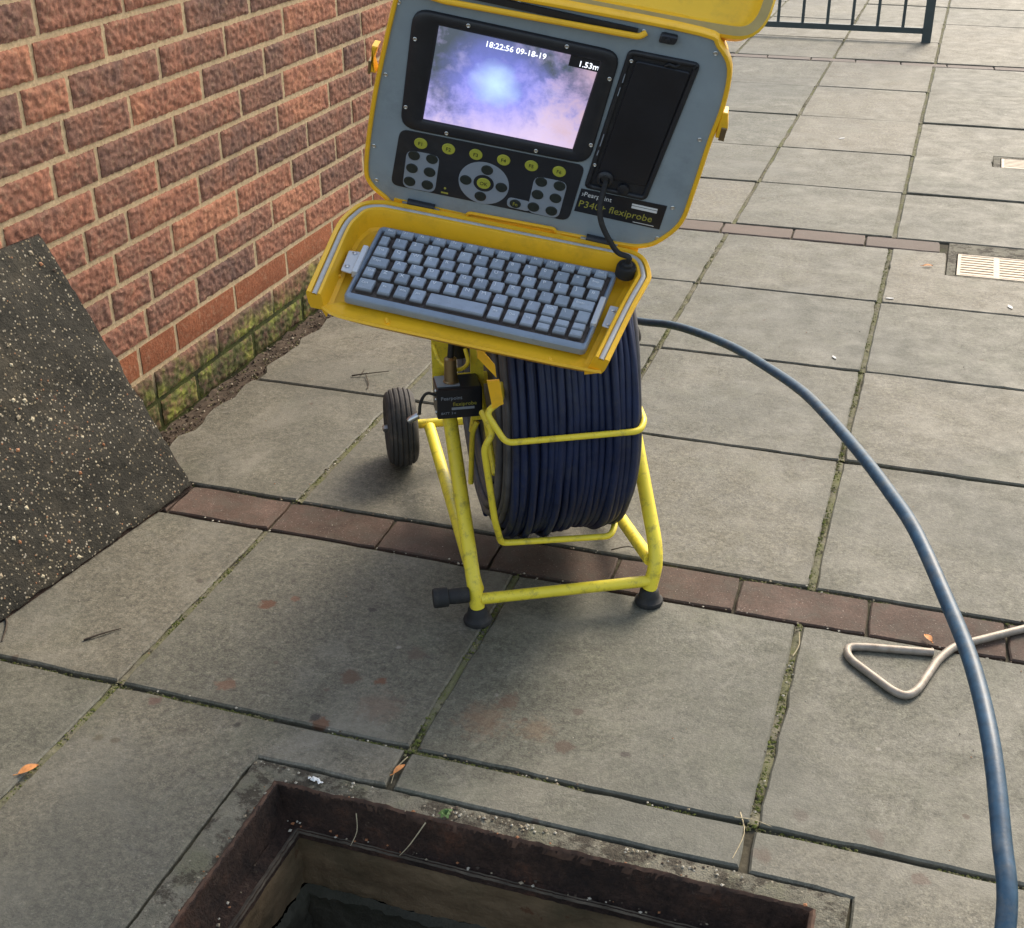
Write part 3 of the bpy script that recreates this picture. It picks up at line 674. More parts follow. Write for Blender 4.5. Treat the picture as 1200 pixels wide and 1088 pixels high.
mb = MB(); mb.rings(ringloop([(LA, -.058), ((LB[0] - .006, LB[1] - .006, LB[2] + .006, LB[3] + .004), -.062), (LB, -.058), (LB, -.074)], amp=.002, seed=7))
mb.obj('seating_ledge', 'rust', mh, smooth=50)
mb = MB(); mb.rings(ringloop([((LB[0] - .007, LB[1] - .007, LB[2] + .007, LB[3] + .003), -.0610), ((LB[0] - .001, LB[1] - .001, LB[2] + .001, LB[3] + .001), -.0565), ((LB[0] + .001, LB[1] + .001, LB[2] - .001, LB[3] - .001), -.064)], amp=.002, seed=7)); mb.obj('ledge_lip', 'lipdirt', mh, smooth=50)
LC = (LB[0] - .004, LB[1] - .004, LB[2] + .004, LB[3] + .004)
mb = MB(); mb.rings(ringloop([(LC, -.074), (LC, -.165)], n=90, amp=.006, seed=3)); mb.obj('render_band', 'shaft_tan', mh, smooth=50)
LD = (LC[0] + .012, LC[1] + .012, LC[2] - .012, LC[3] - .012)
mb = MB(); mb.rings(ringloop([(LC, -.165), (LD, -.172), (LD, -.30)], n=90, amp=.008, seed=13)); mb.obj('shaft_wall', 'shaft_grey', mh, smooth=50)
LE = (LD[0] - .01, LD[1] - .01, LD[2] + .01, LD[3] + .01)
mb = MB(); mb.rings(ringloop([(LD, -.30), (LE, -.305), (LE, -.72)], n=24, amp=.004, seed=23)); mb.obj('shaft_wall', 'shaft_grey', mh, smooth=50)
mb = MB(); r4 = rect(*LE); mb.add([(x, y, -.72) for x, y in r4], [(0, 1, 2, 3)]); mb.obj('chamber_floor', 'pit', mh, smooth=0)
mb = MB()
for _ in range(260):
    s_ = rm.random()
    if s_ < .7: x, y = rm.uniform(X0 + .06, X1 - .05), Y1 - .05 - rm.uniform(-.02, .02)
    else: x, y = X0 + .06 + rm.uniform(-.02, .015), rm.uniform(Y0 + .1, Y1 - .05)
    zz = 0.0 if (y > Y1 - .036 or x < X0 + .052) else -.056
    if zz < -.01 and not (LA[0] < x < LB[0] or LB[3] < y < LA[3]): continue
    mb.rock((x - .716, y + .4, zz), rm.uniform(.001, .0035), rm.choice([0, 1, 2, 3]), .7, rm)
tag(mb.obj('crumbs', ['peb1', 'peb2', 'soil', 'peb3'], mh, smooth=0), kind='stuff')

# loose cover leaning on the wall
cv = thing('manhole_cover', (-0.216, 0.598, 0), 'thick dark concrete-filled manhole cover speckled with stones, propped against the brick wall', 'manhole cover')
e1 = Vector((-0.115, -0.9933, 0.0)).normalized(); e2 = Vector((-0.246, -0.020, 0.514)); EL = 0.57
e2 = (e2 - e1 * e2.dot(e1)).normalized(); e3 = e1.cross(e2) * -1
if e3.x < 0: e3 = -e3
CM = Matrix((( e1.x, e2.x, -e3.x, 0), (e1.y, e2.y, -e3.y, 0), (e1.z, e2.z, -e3.z, 0.0), (0, 0, 0, 1)))   # local z points into the wall side (back)
def cov_z(x, y): return 0.0070 * noise.noise((x * 9, y * 9, 1)) + 0.0022 * noise.noise((x * 38, y * 38, 2)) + 0.0012 * noise.noise((x * 110, y * 110, 2))
CL = 0.78
nx_, ny_ = 96, 70; g = []
for j in range(ny_ + 1):
    row = []
    for i in range(nx_ + 1):
        x, y = 0.004 + (CL - .008) * i / nx_, 0.004 + (EL - .008) * j / ny_
        cr = 0.0
        if i == 0 : x += 0.006 * noise.noise((0, y * 22, 0)) + .003 * noise.noise((0, y * 80, 0))
        if j == 0: y += 0.004 + 0.007 * noise.noise((x * 22, 5, 0)) + .003 * noise.noise((x * 80, 5, 0))
        if j == ny_: y += 0.003 * noise.noise((x * 30, 9, 0))
        dc = math.hypot(x - 0.0, y - EL)
        if dc < 0.012: x += 0.003; y -= 0.003
        ed = min(i, nx_ - i, j, ny_ - j)
        row.append((x, y, (0.0015 if ed == 0 else 0.0) - cov_z(x, y) * (0.4 if ed == 0 else 1)))
    g.append(row)
mb = MB(); mb.rings(g, closed=False)
edge = g[0] + [r[-1] for r in g[1:]] + g[-1][::-1][1:] + [r[0] for r in g[::-1][1:-1]]
mb.rings([edge, [(x, y, 0.012) for x, y, z in edge]])
mb.skew(.085); mb.obj('concrete_face', 'cover', cv, smooth=60, mat=CM)
o_ = [(0, 0), (CL, 0), (CL, EL), (0.0, EL)]; o_ = rquad(o_, .005)
mb = MB(); mb.prism(poly_inset(o_, 0.0015), 0.006, 0.045, 0.0); mb.skew(.085); mb.obj('steel_tray', 'rust', cv, smooth=30, mat=CM)
mb = MB(); rc = random.Random(5)
for _ in range(2600):
    x, y = rc.uniform(.015, CL - .02), rc.uniform(.012, EL - .012)
    if noise.noise((x * 6, y * 6, 8)) < rc.uniform(-.45, .25): continue
    r = rc.uniform(.0010, .0024) if rc.random() < .90 else rc.uniform(.0026, .0058)
    mb.rock((x, y, -cov_z(x, y) - r * .1), r, rc.choice([0, 0, 1, 1, 2, 3]), .35, rc)
mb.skew(.085); tag(mb.obj('embedded_stones', ['peb1', 'speck', 'soil', 'peb3'], cv, smooth=0, mat=CM), kind='stuff')

# ------------------------------------------------------------------ drain grates
def grate(D, label, rows_, cols, top):
    x0, y0, x1, y1 = D; cx, cy = (x0 + x1) / 2, (y0 + y1) / 2
    t = thing('drain_grate', (cx, cy, 0), label, 'drain grate', 'drain grates set in the paving')
    hx, hy = (x1 - x0) / 2, (y1 - y0) / 2
    mb = MB(); o = [(-hx, -hy), (hx, -hy), (hx, hy), (-hx, hy)]; i = [(-hx + .025, -hy + .012), (hx - .025, -hy + .012), (hx - .025, hy - top), (-hx + .025, hy - top)]
    mb.frame(o, i, -.05, -.002, .001); mb.obj('mortar_surround', 'surround', t, smooth=0)
    mb = MB(); mb.rings([[(x, y, -.05) for x, y in i], [(x, y, -.16) for x, y in i]], False, False); mb.add([(x, y, -.16) for x, y in i], [(0, 1, 2, 3)]); mb.obj('sump', 'pit', t, smooth=0)
    a0, b0, a1, b1 = -hx + .028, -hy + .014, hx - .028, hy - top - .003
    mb = MB(); mb.frame([(a0, b0), (a1, b0), (a1, b1), (a0, b1)], [(a0 + .01, b0 + .008), (a1 - .01, b0 + .008), (a1 - .01, b1 - .008), (a0 + .01, b1 - .008)], -.02, -.001, .001)
    for c in range(1, cols):
        xc = a0 + (a1 - a0) * c / cols; mb.box((xc - .008, b0 + .008, -.02), (xc + .008, b1 - .008, -.0012))
    mb.obj('grate_frame', 'grate', t, smooth=0)
    for c in range(cols):
        xa = a0 + (a1 - a0) * c / cols + .008; xb = a0 + (a1 - a0) * (c + 1) / cols - .008
        for r in range(rows_):
            yc = b0 + .008 + (b1 - b0 - .016) * (r + .5) / rows_; h = (b1 - b0 - .016) / rows_ * .30
            mb = MB(); mb.box((xa - .001, yc - h, -.018), (xb + .001, yc + h, -.0016)); mb.obj('bar', 'grate', t, smooth=0)
    return t
g1 = grate(D1, 'beige slotted drain grate nearer the camera, at the end of the brick course', 8, 4, .098)
g2 = grate(D2, 'smaller cream drain grate farther away, half sunk beside a dark gap', 6, 4, .028)

# ------------------------------------------------------------------ railing
rl = thing('guard_railing', (0.93, 6.2, 0), 'dark grey-green metal guard railing with thin upright bars at the far edge', 'railing')
mb = MB(); mb.box((-.024, -.024, 0), (.024, .024, 1.05), 0, .004); mb.obj('post', 'rail', rl)
mb = MB(); mb.box((-.024 - 2.0, -.024, 0), (.024 - 2.0, .024, 1.05), 0, .004); mb.obj('post', 'rail', rl)
mb = MB(); mb.box((-1.98, -.016, .045), (-.022, .016, .075)); mb.obj('bottom_rail', 'rail', rl)
mb = MB(); mb.box((-1.98, -.018, .98), (-.022, .018, 1.02)); mb.obj('top_rail', 'rail', rl)
for k in range(14):
    x = -0.13 - 0.134 * k
    if x < -1.95: break
    mb = MB(); mb.tube([(x, 0, .07), (x, 0, .985)], .0085, 8); mb.obj('upright_bar', 'rail', rl)

# ------------------------------------------------------------------ cable reel on its tubular stand
F0 = Vector((0.48245, 0.33597, 0)); AX = Vector((0.87522, 0.48373, 0)); BX = Vector((-0.48373, 0.87522, 0))
rig = thing('cable_reel_stand', F0, 'yellow tubular cable reel stand with small black wheels holding a drum of navy push cable', 'cable reel')
RM = Matrix(((AX.x, BX.x, 0, 0), (AX.y, BX.y, 0, 0), (0, 0, 1, 0), (0, 0, 0, 1)))
rig.matrix_local = Matrix.Translation(F0) @ RM
W_ = 0.298
def rtube(name, pts, r, mat='frame', rnd=0.03, n=14, k=5, rf=None):
    return MB().tube(round_path(pts, rnd, k) if len(pts) > 2 else pts, r, n, rf=rf).obj(name, mat, rig, smooth=50)
rtube('leg', [(0, 0, .028), (-.004, .006, .07), (-.012, .2, .292)], .0125)
rtube('leg', [(W_, 0, .028), (W_ + .014, .006, .085), (W_ + .013, .2, .262)], .0125, rnd=.045)
rtube('bottom_rail', [(.002, .012, .056), (-.006, .585, .082)], .0115)
rtube('bottom_rail', [(W_ + .004, .018, .075), (W_ + .002, .30, .036), (W_ - .002, .55, .080)], .0115, rnd=.08)
rtube('front_crossbar', [(.006, 0, .044), (W_ - .002, 0, .044)], .0098)
rtube('axle', [(-.048, .600, .084), (W_ + .04, .600, .084)], .0095)
for x in (0, W_):
    mb = MB(); mb.lathe((x, 0, 0), (0, 0, 1), [(0, .0235), (.004, .0248), (.008, .0238), (.011, .0195), (.016, .0178), (.026, .0160), (.029, .0125)], 24)
    mb.obj('rubber_foot', 'rubber', rig, smooth=40)
mb = MB(); mb.lathe((-.004, 0, .055), (-1, 0, 0), [(.010, .0125), (.013, .0135), (.035, .0135), (.044, .0125), (.046, .0165), (.066, .0170), (.070, .0155)], 20); mb.obj('grip', 'rubber', rig, smooth=40)
def wheel(xc, sgn):
    prof = []
    N = 34
    for i in range(N + 1):
        a = -math.pi * 0.46 + math.pi * 0.92 * i / N
        x = .0310 * math.sin(a) / math.sin(math.pi * .46); rr = .049 + .033 * (math.cos(a) ** .55 if math.cos(a) > 0 else 0)
        if abs(x) < .024 and i % 4 in (0,): rr -= .0032
        prof.append((x, rr))
    prof = [(-.018, .036)] + prof + [(.018, .036)]
    mb = MB(); mb.lathe((xc, .600, .081), (1, 0, 0), prof, 44); wh = mb.obj('wheel', 'tyre', rig, smooth=30)
    mb = MB(); mb.lathe((xc, .600, .081), (1, 0, 0), [(-.012, .037), (-.014, .030), (-.010, .014), (-.020, .012), (.020, .012), (.010, .014), (.014, .030), (.012, .037)], 28); mb.obj('hub', 'rubber', wh, smooth=30)
    mb = MB(); mb.lathe((xc + sgn * .024, .600, .081), (sgn, 0, 0), [(0, .0075), (.012, .0075), (.014, .006)], 6); mb.obj('axle_nut', 'steel', wh, smooth=20)
wheel(-.064, -1); wheel(W_ + .064, 1)

# the wound cable
ZC, RC, BC = 0.335, 0.272, 0.250
rw = random.Random(2)
def turn(a0, a1, r, ph, wob, dr=0.0, db=0.0, dzz=0.0, n=110):
    pts = []
    for i in range(n + 1):
        t = i / n; th = ph + 2 * math.pi * t
        rr = r + dr * math.sin(th * 2 + ph) + wob * noise.noise((math.cos(th) * 2.5, math.sin(th) * 2.5, a0 * 60))
        a = a0 + (a1 - a0) * t + 0.0035 * noise.noise((math.cos(th) * 1.8 + a0 * 40, math.sin(th) * 1.8, 7))
        pts.append((a, BC + db + rr * math.cos(th), ZC + dzz + rr * math.sin(th)))
    return pts
A0, A1, NT_ = 0.052, 0.262, 20
mb = MB(); path = []
for k in range(NT_):
    a = A0 + (A1 - A0) * (k + .5) / NT_; b = A0 + (A1 - A0) * (k + 1.5) / NT_
    sag = 0.004 * math.sin(k * 1.7) 
    path += turn(a, b if k < NT_ - 1 else a, RC + rw.uniform(-.0050, .0030), -math.pi / 2, .004, db=0.0)[:-1]
mb.tube(path, 0.0066, 8)
for (a, b, ph) in ((.085, .122, 2.2), (.150, .128, 5.0), (.215, .236, .6)):
    mb.tube(turn(a, b, RC + .0060, ph, .005)[8:-6], .0064, 8)
coil = mb.obj('coiled_cable', 'cable', rig, smooth=60)
mb = MB()
for k in range(14):
    a = A0 + .008 + (A1 - A0 - .016) * (k + .5) / 14
    mb.tube(turn(a, a, RC - .0125 + rw.uniform(-.003, .002), 0, .003), .0069, 6, closed=False)
mb.obj('coiled_cable', 'cable', rig, smooth=60)
mb = MB()
for k in range(6):
    mb.tube(turn(A0 + .006 - .002 * (k % 2), A0 + .006, RC - .018 - .0175 * k, 1.0 + k, .005, db=rw.uniform(-.004, .004), dzz=-.003 * k), .0058, 8, cap=False)
mb.tube(turn(A0 - .004, A0 - .002, RC - .040, .5, .006, db=.016, dzz=-.012), .0062, 8, cap=False)
mb.tube(turn(A0 - .002, A0 - .002, RC - .055, 2.5, .006, db=.012, dzz=-.012), .0062, 8, cap=False)
for k in range(4):
    mb.tube(turn(A1 + .002, A1 + .003, RC - .014 - .0145 * k, 1.0 + k, .004), .0066, 8, cap=False)
mb.obj('inner_cable_layers', 'gcable', rig, smooth=60)
mb = MB(); mb.lathe((A0 + .01, BC, ZC), (1, 0, 0), [(0, .10), (0, RC - .085), (.005, RC - .08), (A1 - A0 - .025, RC - .08), (A1 - A0 - .02, RC - .085), (A1 - A0 - .02, .10)], 48); mb.obj('reel_core', 'black', rig, smooth=30)
mb = MB(); mb.tube([(-.012, BC, ZC), (W_ + .012, BC, ZC)], .011, 12); mb.obj('reel_spindle', 'frame', rig)
for k in range(4):
    th = math.radians(35 + 90 * k)
    mb = MB(); mb.tube([(A0 - .004, BC + .02 * math.cos(th), ZC + .02 * math.sin(th)), (A0 - .004, BC + .19 * math.cos(th), ZC + .19 * math.sin(th))], .005, 8); mb.obj('reel_spoke', 'frame', rig)
# rod cage round the drum
rtube('cage_rod', [(.050, .03, .420), (.042, -.012, .411), (.017, -.020, .398), (.045, -.035, .350), (.259, -.035, .350), (.272, -.012, .357), (.285, .10, .35)], .0052, rnd=.012, n=10)
rtube('cage_rod', [(.022, .05, .365), (.031, .0, .351), (.016, .0, .327), (.035, .02, .180), (.050, .05, .118), (.244, .066, .100), (.258, .09, .106), (.275, .20, .11)], .0056, rnd=.012, n=10)
rtube('cage_rod', [(.036, .2, .275), (.027, .2, .256), (.022, .2, .155)], .0048, rnd=.01, n=8)
# brackets that carry the control case
mb = MB(); mb.prism([(-.036, .330), (-.004, .330), (-.002, .56), (-.036, .56)], -.003, .003, .0008)
BK = Matrix(((1, 0, 0, 0), (0, 0, 1, .225), (0, 1, 0, 0), (0, 0, 0, 1)))
mb.obj('bracket_plate', 'frame', rig, mat=BK)
def upright(b): return Matrix(((1, 0, 0, 0), (0, 0, 1, b), (0, 1, 0, 0), (0, 0, 0, 1)))
mb = MB(); mb.prism([(.026, .28), (.048, .28), (.048, .56), (.026, .56)], -.003, .003, .0008); mb.obj('bracket_plate', 'frame', rig, mat=upright(.20))
mb = MB(); mb.prism([(.027, .405), (.044, .412), (.038, .452), (.019, .452)], -.003, .003, .0008); mb.obj('bracket_tab', 'case', rig, mat=upright(-.022))
mb = MB(); mb.prism([(.005, .492), (.033, .458), (.031, .478), (.004, .515)], -.004, .004, .001); mb.obj('bracket_tab', 'case', rig, mat=upright(-.024))
rtube('guard_loop', [(-.036, .20, .425), (-.028, .175, .400), (.000, .170, .386), (.022, .18, .392), (.018, .20, .412)], .0036, rnd=.012, n=8)
mb = MB(); mb.tube([(.018, .30, .36), (.018, .30, .52)], .020, 16); mb.obj('damper', 'rubber', rig)
# black connector box
mb = MB(); bx = rquad([(-.040, 0), (.036, 0), (.036, .058), (-.040, .058)], .004, 3)
mb.prism(bx, .298, .352, .003, 0); bo = mb.obj('connector_box', 'gloss', rig, mat=Matrix.Translation((.001, .142, .016)))
mb = MB(); add_text(mb, 'Pearpoint', .0092, -.034, .032, .0005); add_text(mb, 'BATT  2 x', .0058, -.034, .006, .0005)
mb.box((-.016, .0135, 0), (.022, .0178, .0008))
FT = Matrix(((1, 0, 0, 0), (0, 0, -1, -.0004), (0, 1, 0, .300), (0, 0, 0, 1)))
mb.obj('box_lettering', 'pad', bo, smooth=0, mat=FT)
mb = MB(); add_text(mb, 'flexiprobe', .0098, -.014, .0205, .0005); mb.obj('box_lettering', 'ytext', bo, smooth=0, mat=FT)
mb = MB(); mb.box((-.038, .008, .3522), (-.0005, .050, .3545)); mb.obj('box_clamp', 'pad', bo, smooth=0)
for (x, z) in ((-.041, .306), (-.041, .330), (-.041, .345)):
    mb = MB(); mb.lathe((x + .0005, .012, z), (-1, 0, 0), [(0, .003), (.0015, .003), (.002, .0015)], 8); mb.obj('screw', 'steel', bo)
mb = MB(); mb.lathe((-.012, .165, .366), (0, 0, 1), [(0, .013), (.006, .013), (.008, .0115), (.030, .0105), (.046, .0105), (.049, .007)], 20); mb.obj('cable_gland', 'brass', rig, smooth=30)
rtube('lead', [(-.012, .165, .41), (-.008, .165, .45), (.000, .17, .52)], .0055, 'rubber', n=8)
rtube('lead', [(-.038, .155, .352), (-.055, .155, .360), (-.066, .155, .342), (-.068, .155, .320)], .0028, 'rubber', n=8, rnd=.015)
mb = MB(); mb.lathe((-.070, .155, .318), (-.6, 0, -.3), [(0, .006), (.016, .006), (.020, .004)], 12); mb.obj('plug', 'steel', rig)
mb = MB(); mb.lathe((W_ + .020, .30, .372), (1, 0, .3), [(0, .014), (.014, .020), (.026, .020), (.030, .014)], 18); mb.obj('brake_knob', 'rubber', rig, smooth=40)
mb = MB(); mb.tube([(W_ + .012, .2, .26), (W_ + .012, .25, .32), (W_ + .018, .30, .372)], .009, 10); mb.obj('knob_arm', 'frame', rig)

# free end of the push cable arcing to the camera side and down into the manhole
cp = [(0.47, 1.09, 0.285), (0.54, 0.99, 0.325)] + [(0.617, 0.852, 0.364), (0.704, 0.74, 0.408), (0.774, 0.638, 0.44), (0.85, 0.515, 0.473), (0.919, 0.387, 0.502), (0.982, 0.257, 0.53), (1.032, 0.122, 0.557), (1.077, -0.006, 0.579), (1.112, -0.106, 0.592), (1.142, -0.198, 0.602), (1.176, -0.318, 0.603), (1.198, -0.415, 0.608), (1.213, -0.511, 0.608), (1.223, -0.594, 0.593), (1.229, -0.657, 0.572)] + [(1.220, -.75, .50), (1.16, -.80, .36), (1.06, -.76, .20), (0.97, -.66, .04), (0.93, -.60, -.20), (0.92, -.58, -.6)]
mb = MB(); sp = smooth_path(cp, 10); o0 = Vector((0.92, -.58, -.6)); mb.tube([p - o0 for p in sp], .0070, 14)
pcab = mb.obj('push_cable', 'bcable', smooth=60); pcab.location = o0
tag(pcab, 'long blue push cable arching from the reel across the right side towards the open manhole', 'cable')

# ------------------------------------------------------------------ control unit: yellow case, panel, keyboard
Hh = Vector((0.52396, 0.46857, 0.64916))
u = Vector((0.96414, 0.18526, -0.19001)); v = Vector((0.22916, -0.22014, 0.94817)); n_ = Vector((0.13383, -0.95771, -0.2547))
vk = Vector((-0.10466, 0.92341, 0.36928)); nk = Vector((0.24387, -0.33615, 0.90969))
cu = thing('control_unit', Hh, 'open yellow hard case with lit screen above a grey keyboard, on the reel stand', 'control unit')
def M3(a, b, c, o=(0, 0, 0)): return Matrix(((a.x, b.x, c.x, o[0]), (a.y, b.y, c.y, o[1]), (a.z, b.z, c.z, o[2]), (0, 0, 0, 1)))
MP = M3(u, v, n_); MK = M3(u, vk, nk)
out = [(-.2559, .0512), (-.247, .016), (-.2214, -.0035), (-.206, -.0125), (-.150, -.008), (-.100, -.0065), (0.0, -.001), (.056, .001), (.150, .005), (.1843, .0119), (.2069, .0288), (.2307, .0673), (.2363, .1237), (.240, .2091),
       (.2443, .2636), (.239, .3199), (.2161, .3492), (.1862, .3618), (0.0, .358), (-.170, .350), (-.205, .345), (-.226, .325), (-.2340, .295), (-.2503, .166)]
out = [(p.x, p.y) for p in smooth_path([(a, b, 0) for a, b in out], 4, True)]
def sc(o, k, c=(-.005, .175)): return [(c[0] + (x - c[0]) * k, c[1] + (y - c[1]) * k) for x, y in o]
mb = MB()
mb.rings([[(x, y, .003) for x, y in poly_inset(out, .0068)], [(x, y, .0045) for x, y in poly_inset(out, .0055)], [(x, y, .0045) for x, y in poly_inset(out, .0016)], [(x, y, .002) for x, y in out],
          [(x, y, -.012) for x, y in out], [(x, y, -.013) for x, y in poly_inset(out, .004)], [(x, y, -.05) for x, y in poly_inset(out, .007)], [(x, y, -.085) for x, y in sc(out, .93)], [(x, y, -.100) for x, y in sc(out, .86)]], False, True)
mb.rings([[(x, y, .003) for x, y in poly_inset(out, .0068)], [(x, y, -.004) for x, y in poly_inset(out, .0068)]])
mb.obj('case_body', 'case', cu, smooth=40, mat=MP)
mb = MB(); mb.prism(poly_inset(out, .0064), -.006, 0.0, 0); pan = mb.obj('fascia_panel', 'grey', cu, smooth=30, mat=MP)
def screw(mb, x, y, z, r=.0032):
    mb.lathe((x, y, z), (0, 0, 1), [(0, r), (.0010, r), (.0014, r * .8), (.0008, r * .45)], 12)
for (x, y) in [(-.2338, .2), (-.243, .0821), (-.2235, .31), (.2222, .2064), (.2122, .3352), (.2102, .0896), (.1119, .3437), (-.06, .345), (-.235, .025), (.2, .033)]:
    mb = MB(); screw(mb, x, y, .0001); mb.obj('screw', 'steel', pan)
# bezel and screen
bo_ = rquad([(-.2062, .1242), (.0758, .1310), (.0888, .3090), (-.2021, .3085)], .024, 6)
bi_ = rquad([(-.1729, .1451), (.0484, .1496), (.0629, .2904), (-.1644, .2911)], .0008, 6)
mb = MB(); mb.frame(bo_, bi_, -.001, .0062, .0028); bez = mb.obj('screen_bezel', 'black', cu, smooth=50, mat=MP)
mb = MB(); mb.add([(x, y, .0022) for x, y in [(-.1734, .1446), (.0489, .1491), (.0634, .2909), (-.1649, .2916)]], [(0, 1, 2, 3)]); scr = mb.obj('screen', 'screen', cu, smooth=0, mat=MP)
mb = MB(); add_text(mb, '18:22:56 09-18-19', .0118, -.0982, .2755, .0026, shear=.06, slope=.0, bold=.00012); add_text(mb, '1.53m', .0118, .0335, .2765, .0030, shear=.06, bold=.00012)
mb.obj('screen_text', 'stext', scr, smooth=0)
mb = MB(); mb.add([(x, y, .0026) for x, y in [(.0205, .2740), (.0615, .2735), (.0628, .2903), (.0215, .2903)]], [(0, 1, 2, 3)]); mb.obj('screen_notch', 'black', scr, smooth=0)  # black notch in the screen corner, behind the distance reading
for (x, y) in [(-.1953, .2656), (-.1236, .3015), (.0142, .3025), (.0735, .1645), (-.0028, .1362), (-.136, .1325), (-.1995, .1598), (.0801, .2697)]:
    mb = MB(); screw(mb, x, y, .0060, .0030); mb.obj('screw', 'steel', bez)
# keypad
kp = rquad([(-.2127, .0231), (.0632, .0283), (.0715, .1269), (-.2059, .1198)], .013, 5)
mb = MB(); mb.prism(kp, 0, .0016, .0005); pad = mb.obj('keypad', 'black', cu, smooth=40, mat=MP)
Z1 = .0018
mb = MB(); mb.prism(rquad([(-.1945, .0240), (-.1440, .0255), (-.1425, .0905), (-.1925, .0890)], .012), .0012, Z1, .0002); mb.obj('keypad_field', 'pad', pad)
mb = MB(); mb.prism(disc(-.0721, .0612, .0385, 40, .0355), .0012, Z1, .0002); mb.obj('keypad_field', 'pad', pad)
mb = MB(); mb.prism(rquad([(-.0010, .0285), (.0475, .0285), (.0515, .0935), (.0015, .0925)], .012), .0012, Z1, .0002); mb.prism(rquad([(-.0330, .0300), (.0040, .0300), (.0040, .0475), (-.0330, .0475)], .008), .0012, Z1 - .0001, .0001); mb.obj('keypad_field', 'pad', pad)
def button(x, y, rx, ry, mat, txt=None):
    mb = MB(); mb.prism(disc(x, y, rx, 20, ry), Z1 - .0004, Z1 + .0014, .0007)
    if txt: add_text(mb, txt, .0082, x, y - .003, Z1 + .0016, 1, 'CENTER')
    return mb.obj('button', [mat, 'dtext' if mat == 'ybtn' else 'ytext'], pad, smooth=40)
for i, (x, y) in enumerate([(-.1729, .1044), (-.1309, .1054), (-.0896, .1063), (-.0478, .1073), (-.006, .108), (.0357, .1086)]):
    button(x, y, .0100, .0088, 'ybtn', 'F%d' % (i + 1))
for i, (x, y) in enumerate([(-.1811, .082), (-.1537, .0826), (-.1823, .0597), (-.1552, .0597), (-.184, .0365), (-.1564, .037),
               (.0124, .085), (.0403, .085), (.0104, .0625), (.0378, .063), (.0076, .0398), (.0353, .040), (-.0698, .0846), (-.0996, .0603), (-.0448, .0609), (-.0742, .038)]):
    button(x, y, .0090, .0080, 'dbtn')
button(-.0202, .0385, .0086, .0072, 'dbtn', 'Fn')
mb = MB(); mb.prism(disc(-.0721, .0612, .0155, 28, .0140), Z1, Z1 + .0004, .0001); mb.obj('button_ring', 'black', pad)
button(-.0721, .0612, .0105, .0092, 'ybtn', 'OK')
mb = MB(); mb.prism(disc(-.1291, .0380, .0018, 10), Z1 - .001, Z1 + .0008, .0003); mb.prism(rquad([(-.1345, .0285), (-.1235, .0285), (-.1235, .0312), (-.1345, .0312)], .0005, 2), Z1 - .001, Z1); mb.obj('indicator', 'ytext', pad)
# long black bay on the right
sq = [(.0754, .0916), (.1695, .0919), (.1971, .3177), (.0971, .3158)]
so_ = rquad(sq, .010, 5); si_ = poly_inset(rquad(sq, .010, 5), .0075)
mb = MB(); mb.frame(so_, si_, -.001, .0048, .002); bay = mb.obj('bay_frame', 'black', cu, smooth=50, mat=MP)
mb = MB(); mb.prism(si_, -.004, .0006, 0); mb.obj('bay_floor', 'black', bay, smooth=0)
mb = MB(); mb.prism(rquad([(.0905, .1160), (.1640, .1160), (.1865, .3020), (.1100, .3020)], .006, 4), .0004, .0040, .0012); mb.obj('bay_lid', 'gloss', bay, smooth=40)
mb = MB(); mb.tube([(.1500, .3035, .002), (.1560, .3085, .005), (.1640, .3060, .004), (.1700, .3100, .003)], .0020, 8); mb.obj('lid_catch', 'black', bay)
for (x, y) in [(.1041, .3014), (.0849, .1339)]:
    mb = MB(); screw(mb, x, y, .0048, .0026); mb.obj('screw', 'steel', bay)
for (a, b) in (((.0985, .268), (.0996, .281)), ((.0960, .247), (.0972, .260)), ((.0865, .165), (.0885, .185)), ((.0850, .150), (.0860, .158))):
    mb = MB(); mb.tube([(*a, .0052), (*b, .0052)], .0007, 5); mb.obj('scuff_mark', 'pad', bay, smooth=0)
mb = MB(); mb.lathe((.1040, .1150, .001), (0, 0, 1), [(0, .0125), (.006, .0125), (.008, .0105), (.009, .0075), (.006, .006)], 22); mb.obj('socket', 'black', bay)
mb = MB(); mb.lathe((.1330, .1040, .001), (0, 0, 1), [(0, .0085), (.006, .0085), (.007, .006)], 18); mb.obj('socket', 'black', bay)
mb = MB(); mb.prism(disc(.1035, .1185, .0052, 12), .009, .0105, .0004); mb.obj('socket_cap', 'rubber', bay)
# maker's label
mb = MB(); mb.prism([(.0687, .0480), (.1993, .0484), (.2020, .0905), (.0725, .0880)], 0, .0011, .0003); lab = mb.obj('maker_label', 'gloss', cu, smooth=0, mat=MP)
mb = MB(); add_text(mb, '\u203aPearpoint', .0108, .0745, .0770, .0012, shear=.08, slope=-.01)
mb.box((.1510, .0795, .0009), (.1895, .0825, .0014)); mb.box((.1510, .0745, .0009), (.1895, .0785, .0014)); mb.box((.158, .0515, .0009), (.19, .0525, .0013))
mb.obj('label_print', 'white', lab, smooth=0)
mb = MB(); add_text(mb, 'P340+ flexiprobe', .0162, .0725, .0578, .0012, shear=.08, slope=.0); mb.obj('label_print', 'ytext', lab, smooth=0)
# catches on both sides of the case
for (x, y, s_) in ((.2460, .238, 1), (-.2520, .222, -1)):
    mb = MB(); o = [(x - .004, y - .022), (x + .004 * 1 , y - .022), (x + .004 + s_ * .006, y - .006), (x + .004, y + .018), (x - .004, y + .018)]
    mb.prism(o, -.016, .004, .0015); mb.obj('catch', 'case', cu, mat=MP)
    mb = MB(); mb.prism([(x - .003 + s_ * .004, y - .024), (x + .003 + s_ * .006, y - .024), (x + .003 + s_ * .006, y - .004), (x - .003 + s_ * .004, y - .004)], -.014, .006, .001); mb.obj('catch_clip', 'brass', cu, mat=MP)
